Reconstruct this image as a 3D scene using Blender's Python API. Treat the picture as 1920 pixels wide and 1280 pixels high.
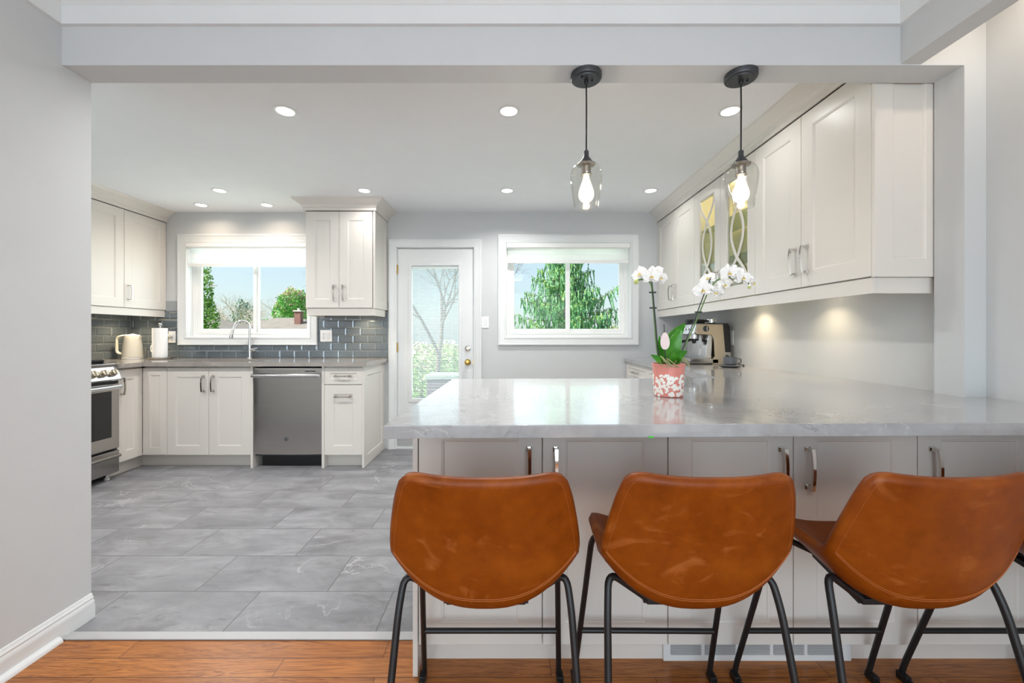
import bpy, bmesh, math, random
from mathutils import Vector, Matrix, noise as mnoise

for _o in list(bpy.data.objects):
    bpy.data.objects.remove(_o)
S = bpy.context.scene
COL = S.collection
PI = math.pi

# ------------------------------------------------------------------ camera, sky, sun, big lights, exposure
CAM_Z = 1.165
FPX = 770.0
cd = bpy.data.cameras.new('camera')
cd.sensor_width = 36.0
cd.sensor_fit = 'HORIZONTAL'
cd.lens = FPX / 1920.0 * 36.0
cd.shift_x = 8.0 / 1920.0
cd.shift_y = -14.0 / 1920.0
cd.clip_start = 0.02
cd.clip_end = 300
cam = bpy.data.objects.new('camera', cd)
cam.location = (0, 0, CAM_Z)
cam.rotation_euler = (PI / 2, 0, 0)
COL.objects.link(cam)
S.camera = cam

w = bpy.data.worlds.new('sky')
S.world = w
w.use_nodes = True
nt = w.node_tree
bg = nt.nodes['Background']
sky = nt.nodes.new('ShaderNodeTexSky')
sky.sky_type = 'NISHITA'
sky.sun_disc = False
sky.sun_elevation = math.radians(48)
sky.sun_rotation = math.radians(250)
sky.air_density = 1.0
sky.dust_density = 1.6
sky.ozone_density = 0.8
hz = nt.nodes.new('ShaderNodeMix')        # thin high haze: pales the blue evenly
hz.data_type = 'RGBA'
hz.inputs[0].default_value = 0.55
hz.inputs[7].default_value = (4.1, 4.9, 5.1, 1)
nt.links.new(sky.outputs['Color'], hz.inputs[6])
nt.links.new(hz.outputs[2], bg.inputs['Color'])
bg.inputs['Strength'].default_value = 0.14

sd = bpy.data.lights.new('sun', 'SUN')
sd.energy = 8.0
sd.angle = math.radians(0.6)
sd.color = (1.0, 0.95, 0.86)
sun = bpy.data.objects.new('sun', sd)
sun.rotation_euler = Vector((0.80, 0.30, -0.72)).to_track_quat('-Z', 'Y').to_euler()
COL.objects.link(sun)


def area(name, loc, aim, sx, sy, energy, color, shape='RECTANGLE', spread=180):
    l = bpy.data.lights.new(name, 'AREA')
    l.shape = shape
    l.size = sx
    if shape in ('RECTANGLE', 'ELLIPSE'):
        l.size_y = sy
    l.energy = energy
    l.color = color
    l.spread = math.radians(spread)
    o = bpy.data.objects.new(name, l)
    o.location = loc
    o.rotation_euler = Vector(aim).to_track_quat('-Z', 'Y').to_euler()
    COL.objects.link(o)
    return o


# fill area light added at the invented window opening behind the camera
area('rear_opening_fill', (0.1, -2.55, 1.3), (0, 1, 0.05), 2.9, 1.9, 56, (0.76, 0.90, 1.0))
# area lights added outside the kitchen glazing, tilted up to brighten the ceiling
area('sink_window_fill', (-2.63, 4.45, 1.60), (0, -1, 0.25), 1.22, 0.92, 7, (0.88, 0.95, 1.0))
area('side_window_fill', (0.61, 4.45, 1.60), (0, -1, 0.25), 1.22, 0.92, 3, (0.88, 0.95, 1.0))
area('door_glass_fill', (-0.74, 4.45, 1.2), (0, -1, 0.25), 0.48, 1.36, 3.0, (0.88, 0.95, 1.0))
POT_W = 5.4
POT_COL = (1.0, 0.98, 0.96)

S.view_settings.view_transform = 'Standard'
S.view_settings.look = 'None'
S.view_settings.exposure = 0.50
S.view_settings.gamma = 1.0
S.view_settings.use_curve_mapping = False
S.cycles.max_bounces = 10
S.cycles.diffuse_bounces = 6
S.cycles.glossy_bounces = 5
S.cycles.transparent_max_bounces = 24
S.cycles.caustics_reflective = False
S.cycles.caustics_refractive = False
S.cycles.sample_clamp_indirect = 6.0


# ------------------------------------------------------------------ materials
def lin(c):
    def f(u):
        u /= 255.0
        return u / 12.92 if u <= 0.04045 else ((u + 0.055) / 1.055) ** 2.4
    return (f(c[0]), f(c[1]), f(c[2]), 1.0)


class NT:
    def __init__(self, name):
        self.m = bpy.data.materials.new(name)
        self.m.use_nodes = True
        self.t = self.m.node_tree
        self.b = self.t.nodes['Principled BSDF']
        self.out = self.t.nodes['Material Output']

    def n(self, kind, **kw):
        x = self.t.nodes.new('ShaderNode' + kind)
        for k, v in kw.items():
            setattr(x, k, v)
        return x

    def l(self, a, b):
        self.t.links.new(a, b)

    def coords(self, kind='Object', scale=(1, 1, 1), rot=(0, 0, 0), loc=(0, 0, 0)):
        tc = self.n('TexCoord')
        mp = self.n('Mapping')
        mp.inputs['Scale'].default_value = scale
        mp.inputs['Rotation'].default_value = rot
        mp.inputs['Location'].default_value = loc
        self.l(tc.outputs[kind], mp.inputs['Vector'])
        return mp.outputs['Vector']

    def noise(self, vec, scale, detail=4, rough=0.55, dist=0.0):
        x = self.n('TexNoise')
        x.inputs['Scale'].default_value = scale
        x.inputs['Detail'].default_value = detail
        x.inputs['Roughness'].default_value = rough
        x.inputs['Distortion'].default_value = dist
        self.l(vec, x.inputs['Vector'])
        return x.outputs['Fac']

    def ramp(self, fac, stops):
        r = self.n('ValToRGB')
        e = r.color_ramp.elements
        while len(e) < len(stops):
            e.new(0.5)
        for i, (p, c) in enumerate(stops):
            e[i].position = p
            e[i].color = c if len(c) == 4 else (*c, 1)
        self.l(fac, r.inputs['Fac'])
        return r.outputs['Color']

    def mix(self, a, b, fac, mode='MIX'):
        x = self.n('Mix', data_type='RGBA', blend_type=mode)
        for sock, v in ((x.inputs[0], fac), (x.inputs[6], a), (x.inputs[7], b)):
            if hasattr(v, 'is_linked'):
                self.l(v, sock)
            else:
                sock.default_value = v
        return x.outputs[2]

    def bump(self, h, strength=0.1, dist=0.01):
        x = self.n('Bump')
        x.inputs['Strength'].default_value = strength
        x.inputs['Distance'].default_value = dist
        self.l(h, x.inputs['Height'])
        self.l(x.outputs['Normal'], self.b.inputs['Normal'])

    def set(self, **kw):
        for k, v in kw.items():
            self.b.inputs[k.replace('_', ' ')].default_value = v


def plain(name, rgb, rough=0.5, metal=0.0, var=0.04, scale=6.0, bump=0.0, bscale=120.0, spec=0.5, coat=0.0):
    """a principled surface whose colour drifts slightly with a noise"""
    k = NT(name)
    v = k.coords('Object')
    f = k.noise(v, scale, 3)
    c = lin(rgb)
    lo = tuple(x * (1 - var) for x in c[:3]) + (1,)
    hi = tuple(min(1, x * (1 + var)) for x in c[:3]) + (1,)
    k.l(k.ramp(f, [(0.3, lo), (0.7, hi)]), k.b.inputs['Base Color'])
    k.set(Roughness=rough, Metallic=metal)
    k.b.inputs['Specular IOR Level'].default_value = spec
    k.b.inputs['Coat Weight'].default_value = coat
    if bump:
        k.bump(k.noise(v, bscale, 3), bump, 0.002)
    return k.m


M = {}
M['wall'] = plain('wall_paint', (204, 206, 207), 0.6, var=0.012, bump=0.05, bscale=180, spec=0.3)
M['ceil'] = plain('ceiling_paint', (240, 242, 245), 0.8, var=0.01, spec=0.2)
M['trim'] = plain('trim_paint', (224, 226, 226), 0.35, var=0.01)
M['cab'] = plain('cabinet_lacquer', (223, 218, 211), 0.32, var=0.012, scale=2.0)
M['cab_in'] = plain('cabinet_lining', (230, 222, 190), 0.45, var=0.02)
M['dark_gap'] = plain('dark_recess', (40, 38, 36), 0.8)
M['chrome'] = plain('polished_nickel', (205, 200, 194), 0.08, 1.0, var=0.02)
M['chrome_bright'] = plain('chrome', (225, 226, 228), 0.06, 1.0, var=0.02)
M['brass'] = plain('brass', (216, 178, 98), 0.16, 1.0, var=0.04)
M['black_metal'] = plain('black_powder_coat', (27, 27, 29), 0.42, 0.1, var=0.08, scale=30, bump=0.05, bscale=400)
M['graphite'] = plain('graphite_metal', (74, 76, 80), 0.42, 0.6, var=0.05)
M['black_plastic'] = plain('black_plastic', (22, 22, 24), 0.35, var=0.06)
M['black_gloss'] = plain('black_oven_glass', (26, 27, 29), 0.06, var=0.05, spec=0.6)
M['white_plastic'] = plain('white_plastic', (240, 240, 238), 0.35, var=0.01)
M['grey_ceramic'] = plain('grey_ceramic', (92, 96, 102), 0.35, var=0.05, scale=20)
M['kettle'] = plain('cream_enamel', (236, 230, 214), 0.28, var=0.02)
M['paper'] = plain('paper_towel', (244, 244, 243), 0.9, var=0.015, bump=0.3, bscale=150)
M['pewter'] = plain('pewter', (150, 146, 140), 0.3, 1.0, var=0.06)
M['champagne'] = plain('champagne_steel', (190, 178, 158), 0.3, 1.0, var=0.04)
M['grout'] = plain('grout', (160, 164, 166), 0.8, var=0.05)
M['strip'] = plain('threshold_strip', (176, 176, 176), 0.4, var=0.02)
M['green_tape'] = plain('green_tape', (70, 200, 60), 0.6, var=0.05)
M['socket'] = plain('socket_slot', (70, 70, 70), 0.6)


def emit(name, rgb, strength):
    k = NT(name)
    e = k.n('Emission')
    v = k.coords('Object')
    c = tuple(rgb) + (1,)
    k.l(k.ramp(k.noise(v, 3, 1), [(0.0, c), (1.0, c)]), e.inputs['Color'])
    e.inputs['Strength'].default_value = strength
    k.l(e.outputs['Emission'], k.out.inputs['Surface'])
    return k.m


M['lamp'] = emit('lamp_diffuser', (1.0, 0.93, 0.84), 6.0)
M['filament'] = emit('glowing_filament', (1.0, 0.80, 0.50), 60.0)
M['puck'] = emit('puck_light', (1.0, 0.86, 0.62), 12.0)


def glass(name, tint=(1, 1, 1), gloss=1.0, ior=1.45, rough=0.0, haze=0.0):
    """clear thin glass: what lies behind, plus a fresnel reflection"""
    k = NT(name)
    tr = k.n('BsdfTransparent')
    tr.inputs['Color'].default_value = (*tint, 1)
    gl = k.n('BsdfGlossy')
    gl.inputs['Roughness'].default_value = rough
    lw = k.n('LayerWeight')
    lw.inputs['Blend'].default_value = 0.5
    p5 = k.n('Math', operation='POWER')
    p5.inputs[1].default_value = 5.0
    k.l(lw.outputs['Facing'], p5.inputs[0])
    f0 = ((ior - 1) / (ior + 1)) ** 2
    ma = k.n('Math', operation='MULTIPLY_ADD')
    ma.inputs[1].default_value = 1 - f0
    ma.inputs[2].default_value = f0
    k.l(p5.outputs[0], ma.inputs[0])
    ml = k.n('Math', operation='MULTIPLY')
    ml.inputs[1].default_value = gloss
    ml.use_clamp = True
    k.l(ma.outputs[0], ml.inputs[0])
    mx = k.n('MixShader')
    k.l(ml.outputs[0], mx.inputs[0])
    k.l(tr.outputs[0], mx.inputs[1])
    k.l(gl.outputs[0], mx.inputs[2])
    last = mx
    if haze:
        df = k.n('BsdfDiffuse')
        m2 = k.n('MixShader')
        m2.inputs[0].default_value = haze
        k.l(mx.outputs[0], m2.inputs[1])
        k.l(df.outputs[0], m2.inputs[2])
        last = m2
    k.l(last.outputs[0], k.out.inputs['Surface'])
    return k.m


M['pane'] = glass('window_glass', (0.97, 0.99, 0.99), 0.3)
M['cab_glass'] = glass('cabinet_glass', (0.95, 0.97, 0.93), 1.3)
M['shelf_glass'] = glass('shelf_glass', (0.72, 0.80, 0.74), 1.0, haze=0.12)
M['shade_glass'] = glass('pendant_glass', (0.97, 0.97, 0.96), 1.0, 1.5)
M['bulb_glass'] = glass('bulb_glass', (1.0, 0.97, 0.92), 1.0, 1.4)
_t = M['bulb_glass'].node_tree
_out = _t.nodes['Material Output']
_src = _out.inputs['Surface'].links[0].from_socket
_em = _t.nodes.new('ShaderNodeEmission')
_em.inputs['Color'].default_value = (1.0, 0.90, 0.74, 1)
_em.inputs['Strength'].default_value = 2.2
_mx = _t.nodes.new('ShaderNodeMixShader')
_mx.inputs[0].default_value = 0.30
_t.links.new(_src, _mx.inputs[1])
_t.links.new(_em.outputs[0], _mx.inputs[2])
_t.links.new(_mx.outputs[0], _out.inputs['Surface'])


def fabric(name, rgb, see):
    k = NT(name)
    v = k.coords('Object', (1, 1, 1))
    df = k.n('BsdfDiffuse')
    tl = k.n('BsdfTranslucent')
    tr = k.n('BsdfTransparent')
    c = lin(rgb)
    cc = k.ramp(k.noise(v, 60, 2), [(0.3, tuple(x * 0.97 for x in c[:3]) + (1,)), (0.7, c)])
    k.l(cc, df.inputs['Color'])
    k.l(cc, tl.inputs['Color'])
    a = k.n('MixShader')
    a.inputs[0].default_value = 0.6
    k.l(df.outputs[0], a.inputs[1])
    k.l(tl.outputs[0], a.inputs[2])
    b = k.n('MixShader')
    b.inputs[0].default_value = see
    k.l(a.outputs[0], b.inputs[1])
    k.l(tr.outputs[0], b.inputs[2])
    k.l(b.outputs[0], k.out.inputs['Surface'])
    return k.m


M['shade_sheer'] = fabric('sheer_shade', (250, 252, 252), 0.42)
M['blind'] = fabric('blind_slats', (252, 253, 253), 0.02)
M['shade_solid'] = fabric('woven_shade', (250, 250, 250), 0.06)


def tile_floor():
    k = NT('porcelain_floor_tile')
    v = k.coords('Object', (1, 1, 1), (0, 0, 0), (1.117 + 0.3 + 0.6 * 8, -1.559 + 0.3 * 4, 0))
    br = k.n('TexBrick')
    br.offset = 0.5
    br.squash = 1.0
    br.inputs['Scale'].default_value = 1.0
    br.inputs['Brick Width'].default_value = 0.6
    br.inputs['Row Height'].default_value = 0.3
    br.inputs['Mortar Size'].default_value = 0.0022
    br.inputs['Mortar Smooth'].default_value = 0.1
    br.inputs['Color1'].default_value = (0.0, 0.0, 0.0, 1)
    br.inputs['Color2'].default_value = (1.0, 1.0, 1.0, 1)
    br.inputs['Mortar'].default_value = (0.5, 0.5, 0.5, 1)
    k.l(v, br.inputs['Vector'])
    # each tile gets its own piece of stone: shift the noise by the tile's random value
    sh = k.n('VectorMath', operation='MULTIPLY_ADD')
    sh.inputs[1].default_value = (7.0, 13.0, 5.0)
    k.l(br.outputs['Color'], sh.inputs[0])
    k.l(v, sh.inputs[2])
    st = k.n('VectorMath', operation='MULTIPLY')
    st.inputs[1].default_value = (1.0, 2.4, 1.0)
    k.l(sh.outputs[0], st.inputs[0])
    f1 = k.noise(st.outputs[0], 2.6, 7, 0.62, 0.6)
    f2 = k.noise(st.outputs[0], 9.0, 6, 0.65, 0.3)
    base = k.ramp(f1, [(0.28, lin((96, 96, 100))), (0.5, lin((131, 131, 135))), (0.72, lin((160, 160, 164)))])
    fine = k.ramp(f2, [(0.3, lin((114, 114, 116))), (0.7, lin((147, 147, 149)))])
    c = k.mix(base, fine, 0.35)
    # pale crack veins
    fv = k.noise(sh.outputs[0], 1.1, 9, 0.55, 1.4)
    fm = k.noise(sh.outputs[0], 1.7, 3, 0.5)
    vein = k.ramp(fv, [(0.494, (0, 0, 0, 1)), (0.5, (1, 1, 1, 1)), (0.506, (0, 0, 0, 1))])
    mask = k.ramp(fm, [(0.52, (0, 0, 0, 1)), (0.60, (0.8, 0.8, 0.8, 1))])
    c = k.mix(c, lin((176, 176, 177)), k.mix(vein, mask, 1.0, 'MULTIPLY'))
    dm = k.ramp(k.noise(st.outputs[0], 4.2, 9, 0.75, 0.8), [(0.54, (0, 0, 0, 1)), (0.70, (0.75, 0.75, 0.75, 1))])
    c = k.mix(c, lin((96, 95, 96)), dm)
    c = k.mix(c, lin((92, 90, 90)), br.outputs['Fac'])
    k.l(c, k.b.inputs['Base Color'])
    rr = k.ramp(f2, [(0.3, (0.34, 0.34, 0.34)), (0.7, (0.46, 0.46, 0.46))])
    k.l(rr, k.b.inputs['Roughness'])
    k.b.inputs['Specular IOR Level'].default_value = 0.4
    return k.m


def oak_floor():
    k = NT('oak_plank_floor')
    v = k.coords('Object', (1, 1, 1), (0, 0, 0), (3.3, -1.56 + 0.083 * 40, 0))
    br = k.n('TexBrick')
    br.offset = 0.37
    br.inputs['Scale'].default_value = 1.0
    br.inputs['Brick Width'].default_value = 0.95
    br.inputs['Row Height'].default_value = 0.083
    br.inputs['Mortar Size'].default_value = 0.0012
    br.inputs['Color1'].default_value = (0, 0, 0, 1)
    br.inputs['Color2'].default_value = (1, 1, 1, 1)
    br.inputs['Mortar'].default_value = (0.5, 0.5, 0.5, 1)
    k.l(v, br.inputs['Vector'])
    sh = k.n('VectorMath', operation='MULTIPLY_ADD')
    sh.inputs[1].default_value = (11.0, 3.0, 5.0)
    k.l(br.outputs['Color'], sh.inputs[0])
    k.l(v, sh.inputs[2])
    st = k.n('VectorMath', operation='MULTIPLY')
    st.inputs[1].default_value = (0.55, 9.0, 1.0)
    k.l(sh.outputs[0], st.inputs[0])
    g1 = k.noise(st.outputs[0], 2.2, 5, 0.6, 1.3)
    # growth rings: bands of the stretched noise
    mm = k.n('Math', operation='MULTIPLY')
    mm.inputs[1].default_value = 9.0
    k.l(g1, mm.inputs[0])
    fr_ = k.n('Math', operation='PINGPONG')
    fr_.inputs[1].default_value = 0.5
    k.l(mm.outputs[0], fr_.inputs[0])
    m2 = k.n('Math', operation='MULTIPLY')
    m2.inputs[1].default_value = 2.0
    k.l(fr_.outputs[0], m2.inputs[0])
    grain = k.ramp(m2.outputs[0], [(0.0, lin((104, 54, 18))), (0.34, lin((166, 98, 40))), (1.0, lin((192, 124, 58)))])
    fs = k.n('VectorMath', operation='MULTIPLY')
    fs.inputs[1].default_value = (2.0, 60.0, 1.0)
    k.l(sh.outputs[0], fs.inputs[0])
    pores = k.ramp(k.noise(fs.outputs[0], 4.0, 4, 0.6), [(0.35, lin((122, 64, 20))), (0.6, lin((188, 120, 54)))])
    c = k.mix(grain, pores, 0.42)
    tone = k.ramp(br.outputs['Color'], [(0.0, (0.80, 0.76, 0.72, 1)), (1.0, (1.0, 1.0, 1.0, 1))])
    c = k.mix(c, tone, 1.0, 'MULTIPLY')
    c = k.mix(c, lin((80, 44, 20)), br.outputs['Fac'])
    k.l(c, k.b.inputs['Base Color'])
    k.set(Roughness=0.3)
    return k.m


def quartz(name, base, dark, light, veincol):
    k = NT(name)
    v = k.coords('Object')
    f1 = k.noise(v, 5.0, 8, 0.65, 0.8)
    f2 = k.noise(v, 22.0, 6, 0.6, 0.4)
    c1 = k.ramp(f1, [(0.3, lin(dark)), (0.55, lin(base)), (0.75, lin(light))])
    c2 = k.ramp(f2, [(0.32, lin(dark)), (0.6, lin(base))])
    c = k.mix(c1, c2, 0.4)
    fv = k.noise(v, 3.4, 10, 0.55, 1.6)
    fm = k.noise(v, 4.0, 3, 0.5)
    vein = k.ramp(fv, [(0.490, (0, 0, 0, 1)), (0.5, (1, 1, 1, 1)), (0.510, (0, 0, 0, 1))])
    mask = k.ramp(fm, [(0.50, (0, 0, 0, 1)), (0.62, (0.7, 0.7, 0.7, 1))])
    c = k.mix(c, lin(veincol), k.mix(vein, mask, 1.0, 'MULTIPLY'))
    vv = k.coords('Object', (1, 1, 1), (0.3, 0.9, 0.5), (2, 3, 1))
    fv2 = k.noise(vv, 5.0, 10, 0.6, 1.8)
    vein2 = k.ramp(fv2, [(0.488, (0, 0, 0, 1)), (0.5, (0.6, 0.6, 0.6, 1)), (0.512, (0, 0, 0, 1))])
    mask2 = k.ramp(k.noise(vv, 6.0, 3, 0.5), [(0.50, (0, 0, 0, 1)), (0.62, (0.9, 0.9, 0.9, 1))])
    c = k.mix(c, lin(tuple(int(x * 0.72) for x in dark)), k.mix(vein2, mask2, 1.0, 'MULTIPLY'))
    k.l(c, k.b.inputs['Base Color'])
    k.set(Roughness=0.13)
    k.b.inputs['Specular IOR Level'].default_value = 0.8
    k.b.inputs['Coat Weight'].default_value = 0.35
    k.b.inputs['Coat Roughness'].default_value = 0.03
    return k.m


def leather():
    k = NT('tan_leather')
    v = k.coords('Object')
    f1 = k.noise(v, 5.5, 5, 0.6, 0.5)
    f2 = k.noise(v, 26.0, 5, 0.7)
    c = k.ramp(f1, [(0.28, lin((100, 44, 2))), (0.5, lin((129, 60, 4))), (0.75, lin((152, 79, 12)))])
    c2 = k.ramp(f2, [(0.35, lin((110, 48, 3))), (0.7, lin((148, 74, 10)))])
    c = k.mix(c, c2, 0.3)
    vv0 = k.coords('Object', (0.8, 1, 1.6), (0.4, 0.9, 0.7))
    oi = k.n('ObjectInfo')
    va = k.n('VectorMath', operation='ADD')
    k.l(vv0, va.inputs[0])
    ms = k.n('Math', operation='MULTIPLY')
    ms.inputs[1].default_value = 37.0
    k.l(oi.outputs['Random'], ms.inputs[0])
    k.l(ms.outputs[0], va.inputs[1])
    vv = va.outputs[0]
    sc = k.n('TexNoise')
    sc.inputs['Scale'].default_value = 9.0
    sc.inputs['Detail'].default_value = 6
    sc.inputs['Distortion'].default_value = 1.6
    k.l(vv, sc.inputs['Vector'])
    scuff = k.ramp(sc.outputs['Fac'], [(0.60, (0, 0, 0, 1)), (0.74, (0.30, 0.30, 0.30, 1))])
    c = k.mix(c, lin((196, 122, 66)), scuff)
    k.l(c, k.b.inputs['Base Color'])
    k.l(k.ramp(f1, [(0.3, (0.36, 0.36, 0.36)), (0.7, (0.48, 0.48, 0.48))]), k.b.inputs['Roughness'])
    k.bump(k.noise(v, 260, 2), 0.12, 0.001)
    k.b.inputs['Specular IOR Level'].default_value = 0.25
    return k.m


def brushed(name, rgb, rough=0.26, axis=2):
    k = NT(name)
    sc = [3.0, 3.0, 3.0]
    sc[axis] = 260.0
    v = k.coords('Object', tuple(sc))
    f = k.noise(v, 1.0, 3)
    c = lin(rgb)
    k.l(k.ramp(f, [(0.3, tuple(x * 0.92 for x in c[:3]) + (1,)), (0.7, c)]), k.b.inputs['Base Color'])
    k.set(Metallic=1.0, Roughness=rough)
    if axis == 2:
        k.set(Anisotropic=0.45)
        tg = k.n('Tangent', direction_type='RADIAL', axis='Z')
        k.l(tg.outputs['Tangent'], k.b.inputs['Tangent'])
    k.bump(f, 0.06, 0.001)
    return k.m


def glass_tile():
    k = NT('smoked_glass_tile')
    v = k.coords('Object')
    f = k.noise(v, 3.0, 2)
    k.l(k.ramp(f, [(0.3, lin((108, 117, 124))), (0.7, lin((126, 136, 143)))]), k.b.inputs['Base Color'])
    k.set(Roughness=0.08, Metallic=0.35)
    k.b.inputs['Specular IOR Level'].default_value = 0.8
    return k.m


M['tile'] = tile_floor()
M['oak'] = oak_floor()
M['quartz'] = quartz('grey_quartz', (168, 168, 169), (148, 147, 147), (181, 181, 182), (202, 202, 202))
M['quartz_dark'] = quartz('warm_grey_quartz', (164, 157, 151), (146, 139, 133), (178, 172, 166), (192, 188, 184))
M['leather'] = leather()
M['thread'] = plain('pale_stitching', (160, 88, 36), 0.6, var=0.1)
M['steel'] = brushed('brushed_steel', (182, 178, 174), 0.20, 2)
M['steel_h'] = brushed('brushed_steel_bar', (206, 206, 206), 0.2, 1)
M['glass_tile'] = glass_tile()


def leafy(name, c0, c1, rough=0.6, scale=2.5):
    k = NT(name)
    v = k.coords('Object')
    f = k.noise(v, scale, 4, 0.7)
    k.l(k.ramp(f, [(0.3, lin(c0)), (0.7, lin(c1))]), k.b.inputs['Base Color'])
    k.set(Roughness=rough)
    return k.m


M['petal'] = leafy('orchid_petal', (250, 248, 244), (255, 254, 252), 0.5, 40)
M['petal_core'] = leafy('orchid_lip', (214, 178, 40), (236, 214, 120), 0.5, 60)
M['orchid_leaf'] = leafy('orchid_leaf', (34, 110, 20), (86, 160, 44), 0.3, 14)
M['orchid_stem'] = leafy('orchid_stem', (70, 104, 44), (100, 132, 66), 0.45, 30)
M['stake'] = plain('dark_stake', (40, 46, 44), 0.5)
M['bud'] = leafy('orchid_bud', (176, 190, 96), (206, 214, 140), 0.5, 40)
M['root'] = leafy('aerial_root', (128, 128, 84), (176, 172, 130), 0.7, 60)
M['pot_pink'] = plain('pink_glaze', (220, 138, 126), 0.22, var=0.05, scale=20)
M['pot_white'] = plain('white_glaze', (242, 236, 228), 0.4, var=0.02)
M['tag_pink'] = leafy('pale_pink_card', (236, 208, 206), (246, 228, 226), 0.5, 30)
M['spruce'] = leafy('spruce_needles', (74, 146, 104), (158, 206, 146), 0.7, 1.6)
M['spruce_tip'] = leafy('spruce_tips', (140, 184, 96), (190, 206, 130), 0.7, 3)
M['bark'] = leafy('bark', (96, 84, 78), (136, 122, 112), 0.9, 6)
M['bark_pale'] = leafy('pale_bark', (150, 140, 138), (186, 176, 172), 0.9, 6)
M['green_leaf'] = leafy('maple_leaves', (62, 156, 62), (136, 200, 96), 0.7, 0.6)
M['pink_leaf'] = leafy('budding_leaves', (196, 158, 140), (222, 190, 168), 0.7, 1.5)
M['cedar'] = leafy('cedar_leaves', (40, 104, 44), (120, 168, 60), 0.7, 1.2)
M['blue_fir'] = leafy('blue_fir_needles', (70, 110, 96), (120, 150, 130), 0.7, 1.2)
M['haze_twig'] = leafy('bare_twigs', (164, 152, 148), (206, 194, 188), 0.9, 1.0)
M['shrub'] = leafy('shrub_leaves', (110, 156, 86), (184, 204, 128), 0.7, 1.5)
M['blossom'] = leafy('pink_blossom', (226, 196, 188), (244, 224, 216), 0.7, 1.5)
M['lawn'] = leafy('lawn', (104, 142, 70), (150, 176, 100), 0.9, 0.8)
M['shingle'] = leafy('roof_shingle', (112, 106, 101), (136, 129, 122), 0.9, 3.0)
M['brick'] = leafy('chimney_brick', (120, 84, 78), (150, 108, 100), 0.9, 5)
M['siding'] = leafy('house_siding', (198, 194, 188), (212, 208, 202), 0.8, 1)
M['deck'] = leafy('deck_wood', (150, 138, 134), (176, 164, 158), 0.7, 3)
M['shed'] = leafy('shed_boards', (92, 84, 96), (116, 106, 116), 0.8, 4)
M['tarp'] = leafy('green_tarp', (150, 168, 160), (176, 190, 182), 0.7, 2)


# ------------------------------------------------------------------ mesh helpers
def BM():
    return bmesh.new()


def obj(name, bm, mat, parent=None, loc=(0, 0, 0), rot=(0, 0, 0), smooth=35, kind=None):
    me = bpy.data.meshes.new(name)
    bmesh.ops.recalc_face_normals(bm, faces=bm.faces[:])
    bm.to_mesh(me)
    bm.free()
    for m in (mat if isinstance(mat, (list, tuple)) else [mat]):
        me.materials.append(M[m])
    if smooth:
        me.polygons.foreach_set('use_smooth', [True] * len(me.polygons))
        me.set_sharp_from_angle(angle=math.radians(smooth))
    o = bpy.data.objects.new(name, me)
    o.location = loc
    o.rotation_euler = rot
    COL.objects.link(o)
    if smooth and len(me.vertices) < 6000:
        weigh(o)
    if parent is not None:
        o.parent = parent
    if kind:
        o['kind'] = kind
    return o


def weigh(o):
    m = o.modifiers.new('weighted_normal', 'WEIGHTED_NORMAL')
    m.keep_sharp = True
    m.weight = 80


def share(name, src, parent, loc=(0, 0, 0), rot=(0, 0, 0)):
    o = bpy.data.objects.new(name, src.data)
    o.location = loc
    o.rotation_euler = rot
    COL.objects.link(o)
    weigh(o)
    o.parent = parent
    return o


def thing(name, label, cat, loc=(0, 0, 0), rz=0.0, group=None):
    o = bpy.data.objects.new(name, None)
    o.empty_display_size = 0.1
    o.location = loc
    o.rotation_euler = (0, 0, rz)
    COL.objects.link(o)
    o['label'] = label
    o['category'] = cat
    if group:
        o['group'] = group
    return o


def tag(o, label, cat, group=None):
    o['label'] = label
    o['category'] = cat
    if group:
        o['group'] = group
    return o


def struct(o, label=None, cat=None):
    o['kind'] = 'structure'
    if label:
        o['label'] = label
    if cat:
        o['category'] = cat
    return o


def box(bm, x0, x1, y0, y1, z0, z1, bevel=0.0, seg=2, mi=0):
    vs = [bm.verts.new((x, y, z)) for z in (z0, z1) for y in (y0, y1) for x in (x0, x1)]
    fs = [(0, 2, 3, 1), (4, 5, 7, 6), (0, 1, 5, 4), (1, 3, 7, 5), (3, 2, 6, 7), (2, 0, 4, 6)]
    fl = [bm.faces.new([vs[i] for i in f]) for f in fs]
    for f in fl:
        f.material_index = mi
    if bevel:
        es = list({e for f in fl for e in f.edges})
        bmesh.ops.bevel(bm, geom=es, offset=bevel, segments=seg, affect='EDGES', profile=0.5)
    return bm


def prism(bm, poly, z0, z1, bevel=0.0, seg=2, axis='z', mi=0):
    """extrude a 2-D outline: axis z uses (x,y); axis y uses (x,z); axis x uses (y,z)"""
    def P(a, b, c):
        return (a, b, c) if axis == 'z' else ((a, c, b) if axis == 'y' else (c, a, b))
    lo = [bm.verts.new(P(a, b, z0)) for a, b in poly]
    hi = [bm.verts.new(P(a, b, z1)) for a, b in poly]
    n = len(poly)
    fl = [bm.faces.new(lo[::-1]), bm.faces.new(hi)]
    for i in range(n):
        fl.append(bm.faces.new((lo[i], lo[(i + 1) % n], hi[(i + 1) % n], hi[i])))
    for f in fl:
        f.material_index = mi
    if bevel:
        es = list({e for f in fl[:2] for e in f.edges})
        bmesh.ops.bevel(bm, geom=es, offset=bevel, segments=seg, affect='EDGES', profile=0.5)
    return bm


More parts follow.
